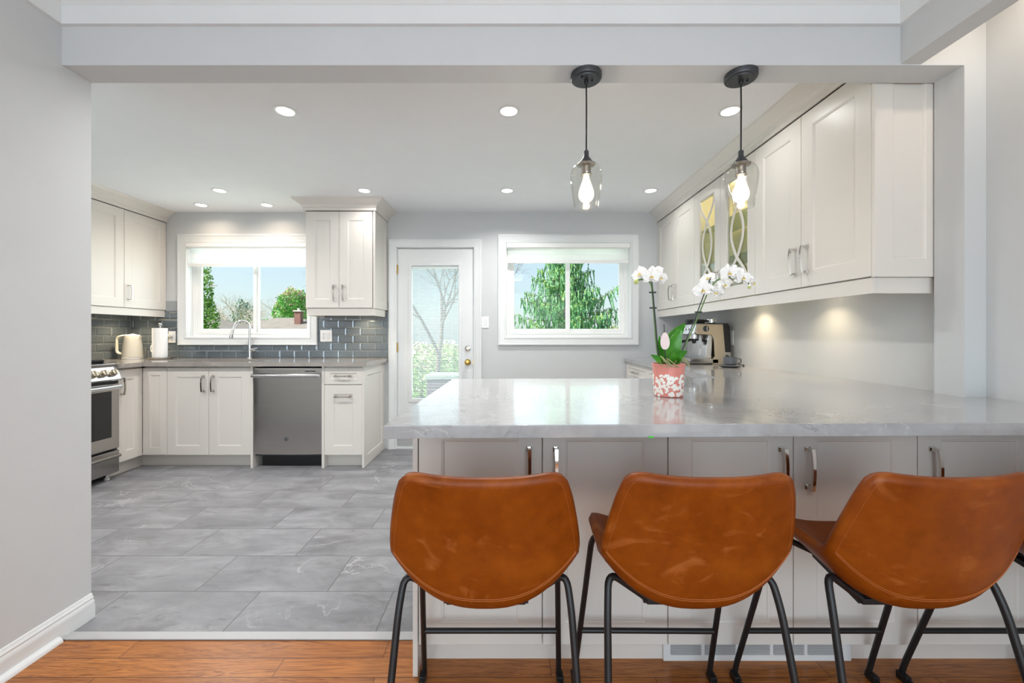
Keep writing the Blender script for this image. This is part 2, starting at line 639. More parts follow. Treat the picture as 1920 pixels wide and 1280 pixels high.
def lathe(bm, prof, c=(0, 0, 0), seg=32, cap0=True, cap1=True, mi=0, xf=None):
    rings = []
    for r, z in prof:
        ring = []
        for i in range(seg):
            a = 2 * PI * i / seg
            p = Vector((r * math.cos(a), r * math.sin(a), z))
            if xf is not None:
                p = xf @ p
            ring.append(bm.verts.new(p + Vector(c)))
        rings.append(ring)
    for a, b in zip(rings, rings[1:]):
        for i in range(seg):
            j = (i + 1) % seg
            bm.faces.new((a[i], a[j], b[j], b[i])).material_index = mi
    if cap0:
        bm.faces.new(rings[0][::-1]).material_index = mi
    if cap1:
        bm.faces.new(rings[-1]).material_index = mi
    return bm


def smooth_path(pts, n=6):
    """Catmull-Rom through the points"""
    P = [Vector(p) for p in pts]
    P = [P[0] * 2 - P[1]] + P + [P[-1] * 2 - P[-2]]
    out = []
    for i in range(1, len(P) - 2):
        for k in range(n):
            t = k / n
            a, b, c, d = P[i - 1], P[i], P[i + 1], P[i + 2]
            out.append(0.5 * ((2 * b) + (c - a) * t + (2 * a - 5 * b + 4 * c - d) * t * t + (3 * b - a - 3 * c + d) * t ** 3))
    out.append(P[-2])
    return out


def tube(bm, pts, r, seg=10, cap=True, mi=0, flat=None):
    """sweep a circle (or an ellipse flat=(rx,ry)) along points; r may be a list"""
    P = [Vector(p) for p in pts]
    n = len(P)
    T = []
    for i in range(n):
        a = P[max(0, i - 1)]
        b = P[min(n - 1, i + 1)]
        t = (b - a)
        T.append(t.normalized() if t.length > 1e-9 else Vector((0, 0, 1)))
    up = Vector((0, 0, 1)) if abs(T[0].z) < 0.9 else Vector((1, 0, 0))
    N = (up - T[0] * up.dot(T[0])).normalized()
    rings = []
    for i in range(n):
        if i:
            ax = T[i - 1].cross(T[i])
            if ax.length > 1e-8:
                N = Matrix.Rotation(T[i - 1].angle(T[i]), 3, ax.normalized()) @ N
            N = (N - T[i] * N.dot(T[i])).normalized()
        B = T[i].cross(N)
        rr = r[i] if isinstance(r, (list, tuple)) else r
        rx, ry = (rr, rr) if flat is None else flat
        rings.append([bm.verts.new(P[i] + N * (math.cos(2 * PI * k / seg) * rx) + B * (math.sin(2 * PI * k / seg) * ry)) for k in range(seg)])
    for a, b in zip(rings, rings[1:]):
        for k in range(seg):
            j = (k + 1) % seg
            bm.faces.new((a[k], a[j], b[j], b[k])).material_index = mi
    if cap:
        bm.faces.new(rings[0][::-1]).material_index = mi
        bm.faces.new(rings[-1]).material_index = mi
    return bm


def fillet(pts, r, n=6):
    """round the corners of a polyline"""
    P = [Vector(p) for p in pts]
    out = [P[0]]
    for i in range(1, len(P) - 1):
        a, b, c = P[i - 1], P[i], P[i + 1]
        u = (a - b)
        v = (c - b)
        d = min(r, u.length * 0.48, v.length * 0.48)
        s, e = b + u.normalized() * d, b + v.normalized() * d
        for k in range(n + 1):
            t = k / n
            out.append(s * (1 - t) ** 2 + b * 2 * t * (1 - t) + e * t * t)
    out.append(P[-1])
    return out


def moulding(bm, path, prof, side=1.0, closed=False, mi=0):
    """sweep profile [(out, z)] along a plan path [(x,y)], mitred; 'out' is to the path's right hand side (times side)"""
    P = [Vector((p[0], p[1])) for p in path]
    n = len(P)
    rows = []
    for i in range(n):
        if closed or 0 < i < n - 1:
            d0 = (P[i] - P[i - 1]).normalized()
            d1 = (P[(i + 1) % n] - P[i]).normalized()
        elif i == 0:
            d0 = d1 = (P[1] - P[0]).normalized()
        else:
            d0 = d1 = (P[-1] - P[-2]).normalized()
        n0 = Vector((d0.y, -d0.x)) * side
        n1 = Vector((d1.y, -d1.x)) * side
        m = (n0 + n1)
        m = m / max(1e-6, m.length_squared) * 2.0
        rows.append([bm.verts.new((P[i].x + m.x * o, P[i].y + m.y * o, z)) for o, z in prof])
    k = len(prof)
    for i in range(n if closed else n - 1):
        a, b = rows[i], rows[(i + 1) % n]
        for j in range(k):
            q = (j + 1) % k
            bm.faces.new((a[j], b[j], b[q], a[q])).material_index = mi
    if not closed:
        bm.faces.new(rows[0]).material_index = mi
        bm.faces.new(rows[-1][::-1]).material_index = mi
    return bm


def rings_rect(bm, x0, x1, z0, z1, rings, close_in=False, open_bottom=False, mi=0):
    """nested rectangles in the XZ plane, each (expand, y); quads between consecutive ones"""
    R = []
    for e, y in rings:
        zb = z0 if open_bottom else z0 - e
        R.append([bm.verts.new(p) for p in ((x0 - e, y, zb), (x1 + e, y, zb), (x1 + e, y, z1 + e), (x0 - e, y, z1 + e))])
    for a, b in zip(R, R[1:]):
        for i in range(4):
            if open_bottom and i == 0:
                continue
            j = (i + 1) % 4
            bm.faces.new((a[i], a[j], b[j], b[i])).material_index = mi
    if close_in:
        bm.faces.new(R[-1]).material_index = mi
    return R


def wall_y(bm, x0, x1, z0, z1, y0, y1, holes):
    """a slab facing the camera with rectangular holes (hx0,hx1,hz0,hz1)"""
    xs = sorted({x0, x1, *[h[0] for h in holes], *[h[1] for h in holes]})
    zs = sorted({z0, z1, *[h[2] for h in holes], *[h[3] for h in holes]})
    for a, b in zip(xs, xs[1:]):
        for c, d in zip(zs, zs[1:]):
            cx, cz = (a + b) / 2, (c + d) / 2
            if any(h[0] < cx < h[1] and h[2] < cz < h[3] for h in holes):
                continue
            box(bm, a, b, y0, y1, c, d)
    bmesh.ops.remove_doubles(bm, verts=bm.verts[:], dist=1e-5)
    seen = {}
    for f in bm.faces[:]:
        key = tuple(sorted(v.index for v in f.verts))
        seen.setdefault(key, []).append(f)
    return bm


def px(x, y, d):
    """the point seen at photo pixel (x, y) at distance d from the camera plane"""
    return Vector(((x - 952.0) * d / FPX, d, CAM_Z - (y - 626.0) * d / FPX))


# ------------------------------------------------------------------ the shell of the rooms
YB = 4.169            # kitchen's far wall
XL, XR = -3.83, 1.828  # kitchen's side walls
ZC = 2.40             # kitchen ceiling
BY0, BY1 = 1.582, 1.694  # the dropped beam between the rooms
ZB = 2.20
XW = -1.718           # dining room's left wall
XD = 1.843            # dining room's right wall
ZD = 2.47             # dining ceiling
YR = -2.6             # dining room's rear wall

b = BM(); box(b, XL - 0.15, XR + 0.3, 1.60, YB + 0.15, -0.12, 0.0)
struct(obj('floor', b, 'tile', smooth=0))
b = BM(); box(b, -1.9, XD + 0.3, YR - 0.15, 1.60, -0.12, 0.0)
struct(obj('floor', b, 'oak', smooth=0))
b = BM(); box(b, XW, -0.325, 1.562, 1.602, 0.0, 0.006, 0.002)
struct(obj('trim_1', b, 'strip'))
b = BM(); box(b, XL - 0.15, XR + 0.3, BY1, YB + 0.15, ZC, ZC + 0.12)
struct(obj('ceiling', b, 'ceil', smooth=0))
b = BM(); box(b, -1.9, XD + 0.2, YR - 0.15, BY0, ZD, ZD + 0.12)
struct(obj('ceiling', b, 'ceil', smooth=0))

W1 = (-3.254, -2.009, 1.135, 2.090)
W2 = (-0.016, 1.2425, 1.135, 2.090)
D1 = (-1.130, -0.338, 0.0, 2.045)
b = BM(); wall_y(b, XL - 0.15, XR + 0.15, 0, ZC + 0.1, YB, YB + 0.15, [W1, W2, D1])
struct(obj('wall_back', b, 'wall', smooth=0))
b = BM(); box(b, XL - 0.15, XL, BY0, YB + 0.15, 0, ZC + 0.1)
struct(obj('wall_left', b, 'wall', smooth=0))
b = BM(); box(b, XR, XR + 0.15, BY1, YB + 0.15, 0, ZC + 0.1)
struct(obj('wall_right', b, 'wall', smooth=0))
# partition between the rooms left of the opening, and the dining room's left wall in one line with it
b = BM(); box(b, XL - 0.15, XW - 0.12, BY0 - 0.01, BY1, 0, ZC + 0.1)
struct(obj('wall_partition', b, 'wall', smooth=0))
b = BM(); box(b, XW - 0.15, XW, YR, BY1, 0, ZD)
struct(obj('wall_dining_left', b, 'wall', smooth=0))
b = BM(); box(b, 1.759, XR + 0.15, BY0, BY1, 0, ZD)
struct(obj('wall_pilaster', b, 'wall', smooth=0))
b = BM(); box(b, XD, XD + 0.15, YR, BY0, 0, ZD)
struct(obj('wall_dining_right', b, 'wall', smooth=0))
b = BM(); wall_y(b, XW - 0.1, XD + 0.1, 0, ZD, YR - 0.15, YR, [(-1.4, 1.6, 0.35, 2.25)])
struct(obj('wall_rear', b, 'wall', smooth=0))
b = BM(); box(b, XW, 1.759, BY0, BY1, ZB, ZD)
struct(obj('beam', b, 'wall', smooth=0), 'painted beam across the opening between the rooms', 'beam')
b = BM(); box(b, 1.513, 1.594, YR, BY0, ZB + 0.005, ZD)
struct(obj('beam', b, 'wall', smooth=0), 'narrow dropped header along the dining room ceiling at right', 'beam')

# crown moulding of the dining room: flat frieze under a stepped cove
prof = [(0, 2.348), (0.014, 2.350), (0.016, 2.418), (0.024, 2.424), (0.028, 2.436), (0.06, 2.462), (0.066, 2.47), (0, 2.47)]
b = BM(); moulding(b, [(XW, YR), (XW, BY0), (1.513, BY0), (1.513, YR)], prof)
struct(obj('trim_2', b, 'trim'))
# baseboards
bprof = [(0, 0), (0.017, 0), (0.017, 0.052), (0.014, 0.057), (0.014, 0.066), (0.0095, 0.074), (0.0105, 0.082), (0.006, 0.088), (0.004, 0.096), (0, 0.098)]
sprof = [(0, 0), (0.036, 0), (0.034, 0.009), (0.027, 0.017), (0.017, 0.02), (0, 0.02)]
b = BM(); moulding(b, [(XW, YR), (XW, BY1)], bprof); moulding(b, [(XW, YR), (XW, 1.555)], sprof)
struct(obj('baseboard_left', b, 'trim'))
b = BM(); moulding(b, [(-1.214, YB), (-1.207, YB)], bprof); moulding(b, [(-0.27, YB), (1.19, YB)], bprof)
struct(obj('baseboard_back', b, 'trim'))
b = BM(); moulding(b, [(XD, 1.35), (XD, YR)], bprof)
struct(obj('baseboard_right', b, 'trim'))


# ------------------------------------------------------------------ windows, door
CAS = [(0.0, -0.004), (0.0, -0.016), (0.014, -0.019), (0.018, -0.014), (0.03, -0.015), (0.062, -0.022), (0.068, -0.027), (0.079, -0.027), (0.083, -0.022), (0.083, 0.0)]


def window(num, hole, label, mull):
    x0, x1, z0, z1 = hole
    r = bpy.data.objects.new('window_%d' % num, None)
    COL.objects.link(r)
    r.location = ((x0 + x1) / 2, YB, z0)
    struct(r, label, 'window')
    cx = (x0 + x1) / 2
    X0, X1, Z1 = x0 - cx, x1 - cx, z1 - z0
    b = BM(); rings_rect(b, X0, X1, 0, Z1, CAS)
    obj('casing', b, 'trim', r)
    b = BM(); rings_rect(b, X0, X1, 0, Z1, [(0, -0.004), (0, 0.09)]);
    rings_rect(b, X0, X1, 0, Z1, [(0, -0.004), (-0.004, 0.0), (-0.004, 0.09)])
    obj('jamb', b, 'trim', r)
    fr = [(0, 0.075), (-0.012, 0.075), (-0.014, 0.082), (-0.030, 0.082), (-0.032, 0.074), (-0.042, 0.074), (-0.044, 0.10), (-0.044, 0.13), (0, 0.13)]
    b = BM(); rings_rect(b, X0, X1, 0, Z1, fr)
    obj('frame', b, 'white_plastic', r)
    # the two sashes of the slider
    for nm, a, c, y in (('sash', X0 + 0.044, mull[0] - cx + 0.0, 0.085), ('sash', mull[0] - cx - 0.03, X1 - 0.044, 0.108)):
        s = BM()
        rings_rect(s, a, c, 0.044, Z1 - 0.044, [(0, y), (-0.034, y), (-0.040, y + 0.008), (-0.040, y + 0.022), (0, y + 0.022)])
        so = obj(nm, s, 'white_plastic', r)
        g = BM(); box(g, a + 0.038, c - 0.038, y + 0.010, y + 0.014, 0.082, Z1 - 0.082)
        obj('pane', g, 'pane', so)
    return r


window(1, W1, 'wide sliding window above the kitchen sink', (-2.60,))
window(2, W2, 'sliding window right of the glazed back door', (0.640,))


def shade(hole, label, zb, zt, bands):
    x0, x1, z0, z1 = hole
    t = thing('window_shade', label, 'blind', ((x0 + x1) / 2, YB, zb))
    h = (x1 - x0) / 2 - 0.006
    top = z1 - zb
    zt = zt - zb
    b = BM()
    prism(b, [(-0.012, zt), (-0.026, zt + 0.012), (-0.026, top - 0.006), (-0.02, top - 0.003), (0.05, top - 0.003), (0.05, zt)], -h, h, 0.002, axis='x')
    obj('cassette', b, 'white_plastic', t)
    for i, (a, c, mt) in enumerate(bands):
        b = BM(); box(b, -h + 0.012, h - 0.012, 0.012, 0.0135, a - zb, c - zb)
        obj('fabric_band', b, mt, t)
    b = BM(); box(b, -h + 0.006, h - 0.006, 0.002, 0.022, 0, 0.034, 0.004)
    obj('bottom_rail', b, 'white_plastic', t)
    return t


shade(W1, 'white banded roller shade over the sink window', 1.850, 2.035,
      [(1.884, 1.928, 'shade_sheer'), (1.928, 1.985, 'shade_solid'), (1.985, 2.036, 'shade_sheer')])
shade(W2, 'white banded roller shade on the window beside the door', 1.884, 2.030,
      [(1.918, 1.972, 'shade_solid'), (1.972, 2.032, 'shade_sheer')])

# glazed back door
dr = bpy.data.objects.new('door_1', None)
COL.objects.link(dr)
dr.location = (0, YB, 0)
struct(dr, 'white back door with a tall glass lite and blinds inside the glass', 'door')
b = BM(); rings_rect(b, D1[0] + 0.004, D1[1] - 0.004, 0, D1[3] - 0.002, [(e * 0.95, y) for e, y in CAS], open_bottom=True)
obj('casing', b, 'trim', dr)
b = BM()
box(b, D1[0], D1[0] + 0.009, -0.003, 0.14, 0, D1[3]); box(b, D1[1] - 0.009, D1[1], -0.003, 0.14, 0, D1[3]); box(b, D1[0], D1[1], -0.003, 0.14, D1[3] - 0.009, D1[3])
obj('jamb', b, 'trim', dr)
GX0, GX1, GZ0, GZ1 = -0.985, -0.495, 0.50, 1.868
sx0, sx1, sz0, sz1 = -1.119, -0.349, 0.028, 2.032
b = BM()
for (a, c, e, f) in ((sx0, GX0, sz0, sz1), (GX1, sx1, sz0, sz1), (GX0, GX1, GZ1, sz1), (GX0, GX1, sz0, GZ0)):
    box(b, a, c, 0.012, 0.056, e, f)
bmesh.ops.remove_doubles(b, verts=b.verts[:], dist=1e-5)
slab = obj('slab', b, 'trim', dr, smooth=0)
b = BM(); rings_rect(b, GX0, GX1, GZ0, GZ1, [(0.028, 0.012), (0.026, 0.006), (0.006, 0.004), (-0.006, 0.008), (-0.008, 0.018), (-0.008, 0.05)])
obj('glazing_frame', b, 'trim', slab)
b = BM(); box(b, GX0 + 0.004, GX1 - 0.004, 0.016, 0.019, GZ0 + 0.004, GZ1 - 0.004)
obj('inner_pane', b, 'pane', dr)
b = BM()
n = 92
for i in range(n):
    z = GZ0 + 0.012 + (GZ1 - GZ0 - 0.05) * i / (n - 1)
    q = [(-0.0045, z + 0.0036), (0.0045, z - 0.0036), (0.0045, z - 0.0042), (-0.0045, z + 0.0030)]
    prism(b, [(0.033 + yy, zz) for yy, zz in q], GX0 + 0.012, GX1 - 0.012, axis='x')
for cx_ in (GX0 + 0.075, GX1 - 0.075):
    box(b, cx_ - 0.0012, cx_ + 0.0012, 0.027, 0.0282, GZ0 + 0.01, GZ1 - 0.02)
obj('mini_blind', b, 'blind', dr, smooth=0)
b = BM(); box(b, GX0 + 0.008, GX1 - 0.008, 0.022, 0.045, GZ1 - 0.034, GZ1 - 0.008, 0.002)
box(b, -0.775, -0.70, 0.003, 0.012, GZ1 + 0.002, GZ1 + 0.012, 0.002)
obj('blind_headrail', b, 'white_plastic', dr)


def rot_y_to(c):
    return Matrix.Rotation(PI / 2, 3, 'X')


XF = Matrix.Rotation(PI / 2, 3, 'X')   # lathe axis to -Y


def knobs(name, x, z, prof, mat, y=0.012):
    b = BM(); lathe(b, prof, (x, y, z), 28, xf=XF)
    return obj(name, b, mat, dr)


kx = -0.407
o = knobs('deadbolt', kx, 1.165 - 27 / 184.7, [(0.030, 0), (0.030, 0.006), (0.027, 0.011), (0.012, 0.013), (0.012, 0.016), (0.011, 0.017)], 'chrome')
b = BM(); box(b, kx - 0.004, kx + 0.004, -0.022, -0.002, 1.165 - 27 / 184.7 - 0.013, 1.165 - 27 / 184.7 + 0.013, 0.002)
obj('thumb_turn', b, 'brass', o)
knobs('door_knob', kx, 1.165 - 53 / 184.7, [(0.032, 0), (0.032, 0.004), (0.026, 0.009), (0.012, 0.012), (0.011, 0.026), (0.020, 0.034), (0.027, 0.044), (0.027, 0.052), (0.020, 0.060), (0.008, 0.063)], 'brass')
for z in (1.82, 1.03, 0.24):
    b = BM(); box(b, sx0 - 0.012, sx0 + 0.004, -0.001, 0.013, z - 0.045, z + 0.045, 0.001)
    tube(b, [(sx0 - 0.004, -0.002, z - 0.047), (sx0 - 0.004, -0.002, z + 0.047)], 0.006, 10)
    obj('hinge', b, 'brass', dr)
b = BM(); box(b, sx1 - 0.002, sx1 + 0.004, 0.004, 0.014, 1.165 - 53 / 184.7 - 0.028, 1.165 - 53 / 184.7 + 0.028)
obj('strike_plate', b, 'brass', dr)
b = BM(); box(b, sx0, sx1, 0.004, 0.012, 0.036, 0.075, 0.002); box(b, sx0 + 0.002, sx1 - 0.002, 0.006, 0.0125, 0.075, 0.11)
obj('door_sweep', b, 'strip', dr)
b = BM(); box(b, D1[0], D1[1], -0.012, 0.15, 0.0, 0.024, 0.004)
obj('threshold', b, 'trim', dr)

# unseen window invented behind the camera to let light into the dining room
rw = bpy.data.objects.new('window_3', None)
COL.objects.link(rw)
struct(rw, 'unseen window added behind the viewer to light the dining room', 'window')
b = BM()
for (a, c, e, f) in ((-1.4, 1.6, 0.35, 0.41), (-1.4, 1.6, 2.19, 2.25), (-1.4, -1.34, 0.41, 2.19), (1.54, 1.6, 0.41, 2.19), (0.07, 0.13, 0.41, 2.19)):
    box(b, a, c, YR - 0.12, YR - 0.07, e, f)
obj('frame', b, 'white_plastic', rw)


# ------------------------------------------------------------------ cabinets
def door_bm(w, h, t=0.02, rail=0.077, x0=0.0, z0=0.0):
    """shaker front with a softly stepped recess; front at y=-t, back at y=0"""
    b = BM()
    A, B_, C, D = x0, x0 + w, z0, z0 + h
    r = rail
    rings_rect(b, A, B_, C, D, [(0, 0.0), (0, -t + 0.0015), (-0.0015, -t), (-r, -t), (-r - 0.003, -t + 0.0025), (-r - 0.006, -t + 0.003), (-r - 0.010, -t + 0.008), (-r - 0.012, -t + 0.008)], close_in=True)
    b.faces.new([v for v in b.verts[:4]][::-1])
    return b


_HANDLE = None


def handle(parent, x, z, horizontal=False, y=-0.02):
    """bowed bar pull on two square feet"""
    global _HANDLE
    loc = (x, y, z)
    rot = (0, PI / 2, 0) if horizontal else (0, 0, 0)
    if _HANDLE is None:
        b = BM()
        L = 0.064
        for s in (-1, 1):
            zz = s * L
            box(b, -0.009, 0.009, -0.005, 0.0, zz - 0.009, zz + 0.009, 0.0015)
            box(b, -0.0055, 0.0055, -0.030, -0.004, zz - 0.0055, zz + 0.0055, 0.001)
        N = 12
        rows = []
        for i in range(N + 1):
            t = i / N * 2 - 1
            zz = t * (L + 0.0065)
            yy = -0.027 - 0.007 * (1 - t * t)
            hw = 0.0062 + 0.0012 * t * t
            rows.append([b.verts.new(p) for p in ((-hw, yy + 0.003, zz), (hw, yy + 0.003, zz), (hw * 0.8, yy - 0.0045, zz), (-hw * 0.8, yy - 0.0045, zz))])
        for p, q in zip(rows, rows[1:]):
            for k in range(4):
                b.faces.new((p[k], p[(k + 1) % 4], q[(k + 1) % 4], q[k]))
        b.faces.new(rows[0]); b.faces.new(rows[-1][::-1])
        _HANDLE = obj('handle', b, 'chrome', parent, loc, rot, smooth=30)
        return _HANDLE
    return share('handle', _HANDLE, parent, loc, rot)


def cabinet(name, label, loc, rz, w, h, d, fronts, cat='cabinet', group=None, toe=0.0, panels=(), hollow=False, mat='cab', toe_x=(0, None), tub=False):
    """local frame: x along the front, -y out of the front, z up. fronts: (kind, x0, x1, z0, z1, handle) with handle None or (hx, hz, horizontal)"""
    t = thing(name, label, cat, loc, rz, group)
    b = BM()
    if hollow:
        th = 0.018
        box(b, 0, th, 0, d, 0, h); box(b, w - th, w, 0, d, 0, h)
        box(b, th, w - th, 0, d, 0, th); box(b, th, w - th, 0, d, h - th, h)
        box(b, th, w - th, d - 0.008, d, th, h - th)
    elif tub:
        th = 0.018
        box(b, 0, th, 0.002, d, toe, h); box(b, w - th, w, 0.002, d, toe, h)
        box(b, th, w - th, 0.002, d, toe, toe + th); box(b, th, w - th, d - 0.01, d, toe + th, h); box(b, th, w - th, 0.002, 0.008, toe + th, h)
    else:
        box(b, 0, w, 0.002, d, toe, h)
    obj('carcass', b, 'cab_in' if hollow else mat, t)
    if toe:
        b = BM(); box(b, toe_x[0], w if toe_x[1] is None else toe_x[1], 0.055, 0.071, 0.0, toe)
        obj('toe_kick', b, mat, t)
    for kind, x0, x1, z0, z1, hd in fronts:
        rail = 0.077
        if kind == 'drawer':
            rail = min(0.045, (z1 - z0) * 0.3)
        g = 0.0015
        if kind == 'panel':
            rail = min(0.06, (x1 - x0) * 0.36)
        if kind == 'plain':
            b = BM(); box(b, x0, x1, -0.02, 0, z0, z1, 0.001)
            p = obj('filler_strip', b, mat, t)
        else:
            p = obj({'door': 'door', 'drawer': 'drawer', 'panel': 'fixed_panel'}[kind], door_bm(x1 - x0 - 2 * g, z1 - z0 - 2 * g, 0.02, rail), mat, t, (x0 + g, 0, z0 + g))
        if hd:
            handle(p, hd[0] - x0 - g, hd[1] - z0 - g, hd[2])
    for x0, x1, y0, y1, z0, z1 in panels:
        b = BM(); box(b, x0, x1, y0, y1, z0, z1, 0.001)
        obj('side_panel', b, mat, t)
    return t


HB = 0.886   # base carcass height
YD = 3.591   # carcass front of the sink run (doors stand 20 mm proud)
XC = -3.196  # carcass front of the range run


def sx(p):
    return (p - 952) / 215.6


# --- sink run
x_a, x_b = sx(267.2), sx(470)
cabinet('sink_cabinet', 'white two-door base cabinet under the kitchen sink', (x_a, YD, 0), 0, x_b - x_a, HB, YB - YD - 0.02,
        [('panel', 0.0, sx(313) - x_a, 0.112, 0.872, None),
         ('door', sx(313) - x_a, sx(391.5) - x_a, 0.112, 0.872, (sx(391.5) - x_a - 0.042, 0.735, False)),
         ('door', sx(391.5) - x_a, sx(470) - x_a, 0.112, 0.872, (sx(391.5) - x_a + 0.042, 0.735, False))], toe=0.11, toe_x=(-0.075, None), tub=True)
for i, (p0, p1) in enumerate(((470, 474.5), (603.3, 608))):
    b = BM(); box(b, 0, sx(p1) - sx(p0), -0.022, YB - YD, 0.0, HB, 0.001)
    tag(obj('appliance_panel', b, 'cab', None, (sx(p0), YD, 0)),
        ('narrow white upright panel left of the dishwasher', 'narrow white upright panel right of the dishwasher')[i], 'panel')
x_d, x_e = sx(608), sx(679)
dc = cabinet('drawer_cabinet', 'white base cabinet with a small drawer above a pull-out door, right of the dishwasher', (x_d, YD, 0), 0, x_e - x_d, HB, YB - YD,
             [('drawer', 0, x_e - x_d, 0.727, 0.872, ((x_e - x_d) / 2, 0.80, True)),
              ('door', 0, x_e - x_d, 0.112, 0.722, ((x_e - x_d) / 2, 0.622, True))], toe=0.11)
b = door_bm(0.60, HB - 0.003, 0.018, 0.085)
ep = obj('end_panel', b, 'cab', dc, (x_e - x_d + 0.0, -0.022, 0.002), (0, 0, PI / 2))

# --- narrow base on the range run
cabinet('base_cabinet', 'narrow white base cabinet in the corner beside the range', (XC, 3.338, 0), PI / 2, YD - 3.338, HB, 0.62,
        [('door', 0, 3.571 - 3.338, 0.112, 0.872, (0.036, 0.735, False))], toe=0.11, toe_x=(0, YD - 3.338 + 0.055))

# --- wall cabinets, left
ULX = -3.485
lu = cabinet('wall_cabinet', 'white two-door wall cabinet left of the sink window', (ULX, 3.250, 1.402), PI / 2, YB - 3.250, 0.893, ULX - XL,
             [('door', 0.0, 0.461, 0.003, 0.890, None), ('door', 0.461, 0.917, 0.003, 0.890, (0.461 + 0.042, 0.142, False))])
b = BM(); box(b, 0, YB - 3.25, -0.010, 0.008, -0.066, -0.001, 0.001)
obj('light_rail', b, 'cab', lu)
cprof = [(0, 2.296), (0.012, 2.296), (0.012, 2.322), (0.022, 2.330), (0.026, 2.345), (0.074, 2.380), (0.082, 2.388), (0.086, 2.40), (0, 2.40)]
cprof2 = [(0, 2.296), (0.012, 2.296), (0.012, 2.322), (0.022, 2.330), (0.026, 2.342), (0.062, 2.380), (0.068, 2.388), (0.072, 2.40), (0, 2.40)]
b = BM(); moulding(b, [(ULX + 0.02, 3.25), (ULX + 0.02, YB)], cprof)
tag(obj('crown_moulding', b, 'cab'), 'white crown moulding above the wall cabinet at the left wall', 'moulding')

# --- wall cabinet between sink window and door
ux0, ux1, uy = -1.865, -1.235, 3.792
cu = cabinet('wall_cabinet', 'white two-door wall cabinet between the sink window and the back door', (ux0, uy, 1.402), 0, ux1 - ux0, 0.893, YB - uy,
             [('door', 0.008, (ux1 - ux0) / 2, 0.003, 0.890, ((ux1 - ux0) / 2 - 0.042, 0.142, False)),
              ('door', (ux1 - ux0) / 2, ux1 - ux0 - 0.008, 0.003, 0.890, ((ux1 - ux0) / 2 + 0.042, 0.142, False))])
b = door_bm(YB - uy + 0.018, 0.893, 0.018, 0.075)
obj('side_panel', b, 'cab', cu, (ux1 - ux0, -0.020, 0.0), (0, 0, PI / 2))
b = BM(); box(b, 0.025, ux1 - ux0 + 0.008, -0.004, 0.014, -0.067, -0.001, 0.001); box(b, ux1 - ux0 - 0.010, ux1 - ux0 + 0.008, 0.014, YB - uy - 0.06, -0.067, -0.001, 0.001)
box(b, 0.0, 0.018, 0.014, YB - uy - 0.02, -0.067, -0.001, 0.001)
obj('light_rail', b, 'cab', cu)
b = BM(); moulding(b, [(ux0, YB), (ux0, uy - 0.02), (ux1 + 0.018, uy - 0.02), (ux1 + 0.018, YB)], cprof)
tag(obj('crown_moulding', b, 'cab'), 'white crown moulding capping the cabinet between sink window and door', 'moulding')

# --- wall cabinets, right (three units along the wall)
URX = 1.538
ys = [4.169, 3.754, 3.341, 2.935, 2.522, 2.126, 1.716]
RZ = -PI / 2


def right_unit(i0, label, hollow=False):
    ya, ym, yb_ = ys[i0], ys[i0 + 1], ys[i0 + 2]
    w_ = ya - yb_
    m_ = ya - ym
    fr = []
    if not hollow:
        fr = [('door', 0, m_, 0.003, 0.890, (m_ - 0.042, 0.142, False)), ('door', m_, w_, 0.003, 0.890, (m_ + 0.042, 0.142, False))]
    t = cabinet('wall_cabinet', label, (URX, ya, 1.402), RZ, w_, 0.893, XR - URX, fr, hollow=hollow)
    return t, w_, m_


right_unit(0, 'plain white two-door wall cabinet on the right wall, next to the far window')
gc, gw, gm = right_unit(2, 'glass-fronted wall cabinet with crossing curved muntins on the right wall', True)
rc, rw_, rm_ = right_unit(4, 'large plain white two-door wall cabinet on the right wall, next to the beam')
b = door_bm(0.288, 0.893, 0.016, 0.075)
obj('side_panel', b, 'cab', rc, (rw_, -0.018, 0), (0, 0, PI / 2))

# glass doors with gothic muntins
for k, (x0, x1) in enumerate(((0, gm), (gm, gw))):
    g = 0.0015
    w_ = x1 - x0 - 2 * g
    h_ = 0.884
    r_ = 0.077
    b = BM()
    rings_rect(b, 0, w_, 0, h_, [(0, 0.0), (0, -0.0185), (-0.0015, -0.02), (-r_, -0.02), (-r_ - 0.003, -0.0175), (-r_ - 0.006, -0.017), (-r_ - 0.009, -0.012), (-r_ - 0.009, 0.0), (0, 0.0)])
    d = obj('door', b, 'cab', gc, (x0 + g, 0, 0.0045))
    gp = BM(); box(gp, r_ + 0.004, w_ - r_ - 0.004, -0.009, -0.005, r_ + 0.004, h_ - r_ - 0.004)
    obj('glass_panel', gp, 'cab_glass', d)
    mb = BM()
    iw = w_ - 2 * (r_ + 0.008)
    z0_, z1_ = r_ + 0.008, h_ - r_ - 0.008
    for s in (-1, 1):
        pts = []
        for q in range(33):
            tt = q / 32
            # runs from one top corner, crosses, bows through the middle and crosses back
            u = s * math.cos(2 * PI * tt) * (0.5 if (tt < 0.25 or tt > 0.75) else 0.30)
            pts.append((w_ / 2 + u * iw, -0.014, z1_ + (z0_ - z1_) * tt))
        tube(mb, pts, 0.01, 8, flat=(0.012, 0.006))
    obj('muntin', mb, 'cab', d)
    handle(d, (w_ - 0.040) if k == 0 else 0.040, 0.14)
for z in (0.30, 0.58):
    b = BM(); box(b, 0.02, gw - 0.02, 0.02, 0.27, z, z + 0.006)
    obj('shelf', b, 'shelf_glass', gc)
b = BM(); lathe(b, [(0.030, 0), (0.030, -0.008), (0.024, -0.010)], (gw / 2, 0.14, 0.875), 20)
pl = obj('cabinet_light', b, 'puck', gc)
pt = bpy.data.lights.new('cabinet_glow', 'POINT'); pt.energy = 2.4; pt.color = (1.0, 0.90, 0.68); pt.shadow_soft_size = 0.03
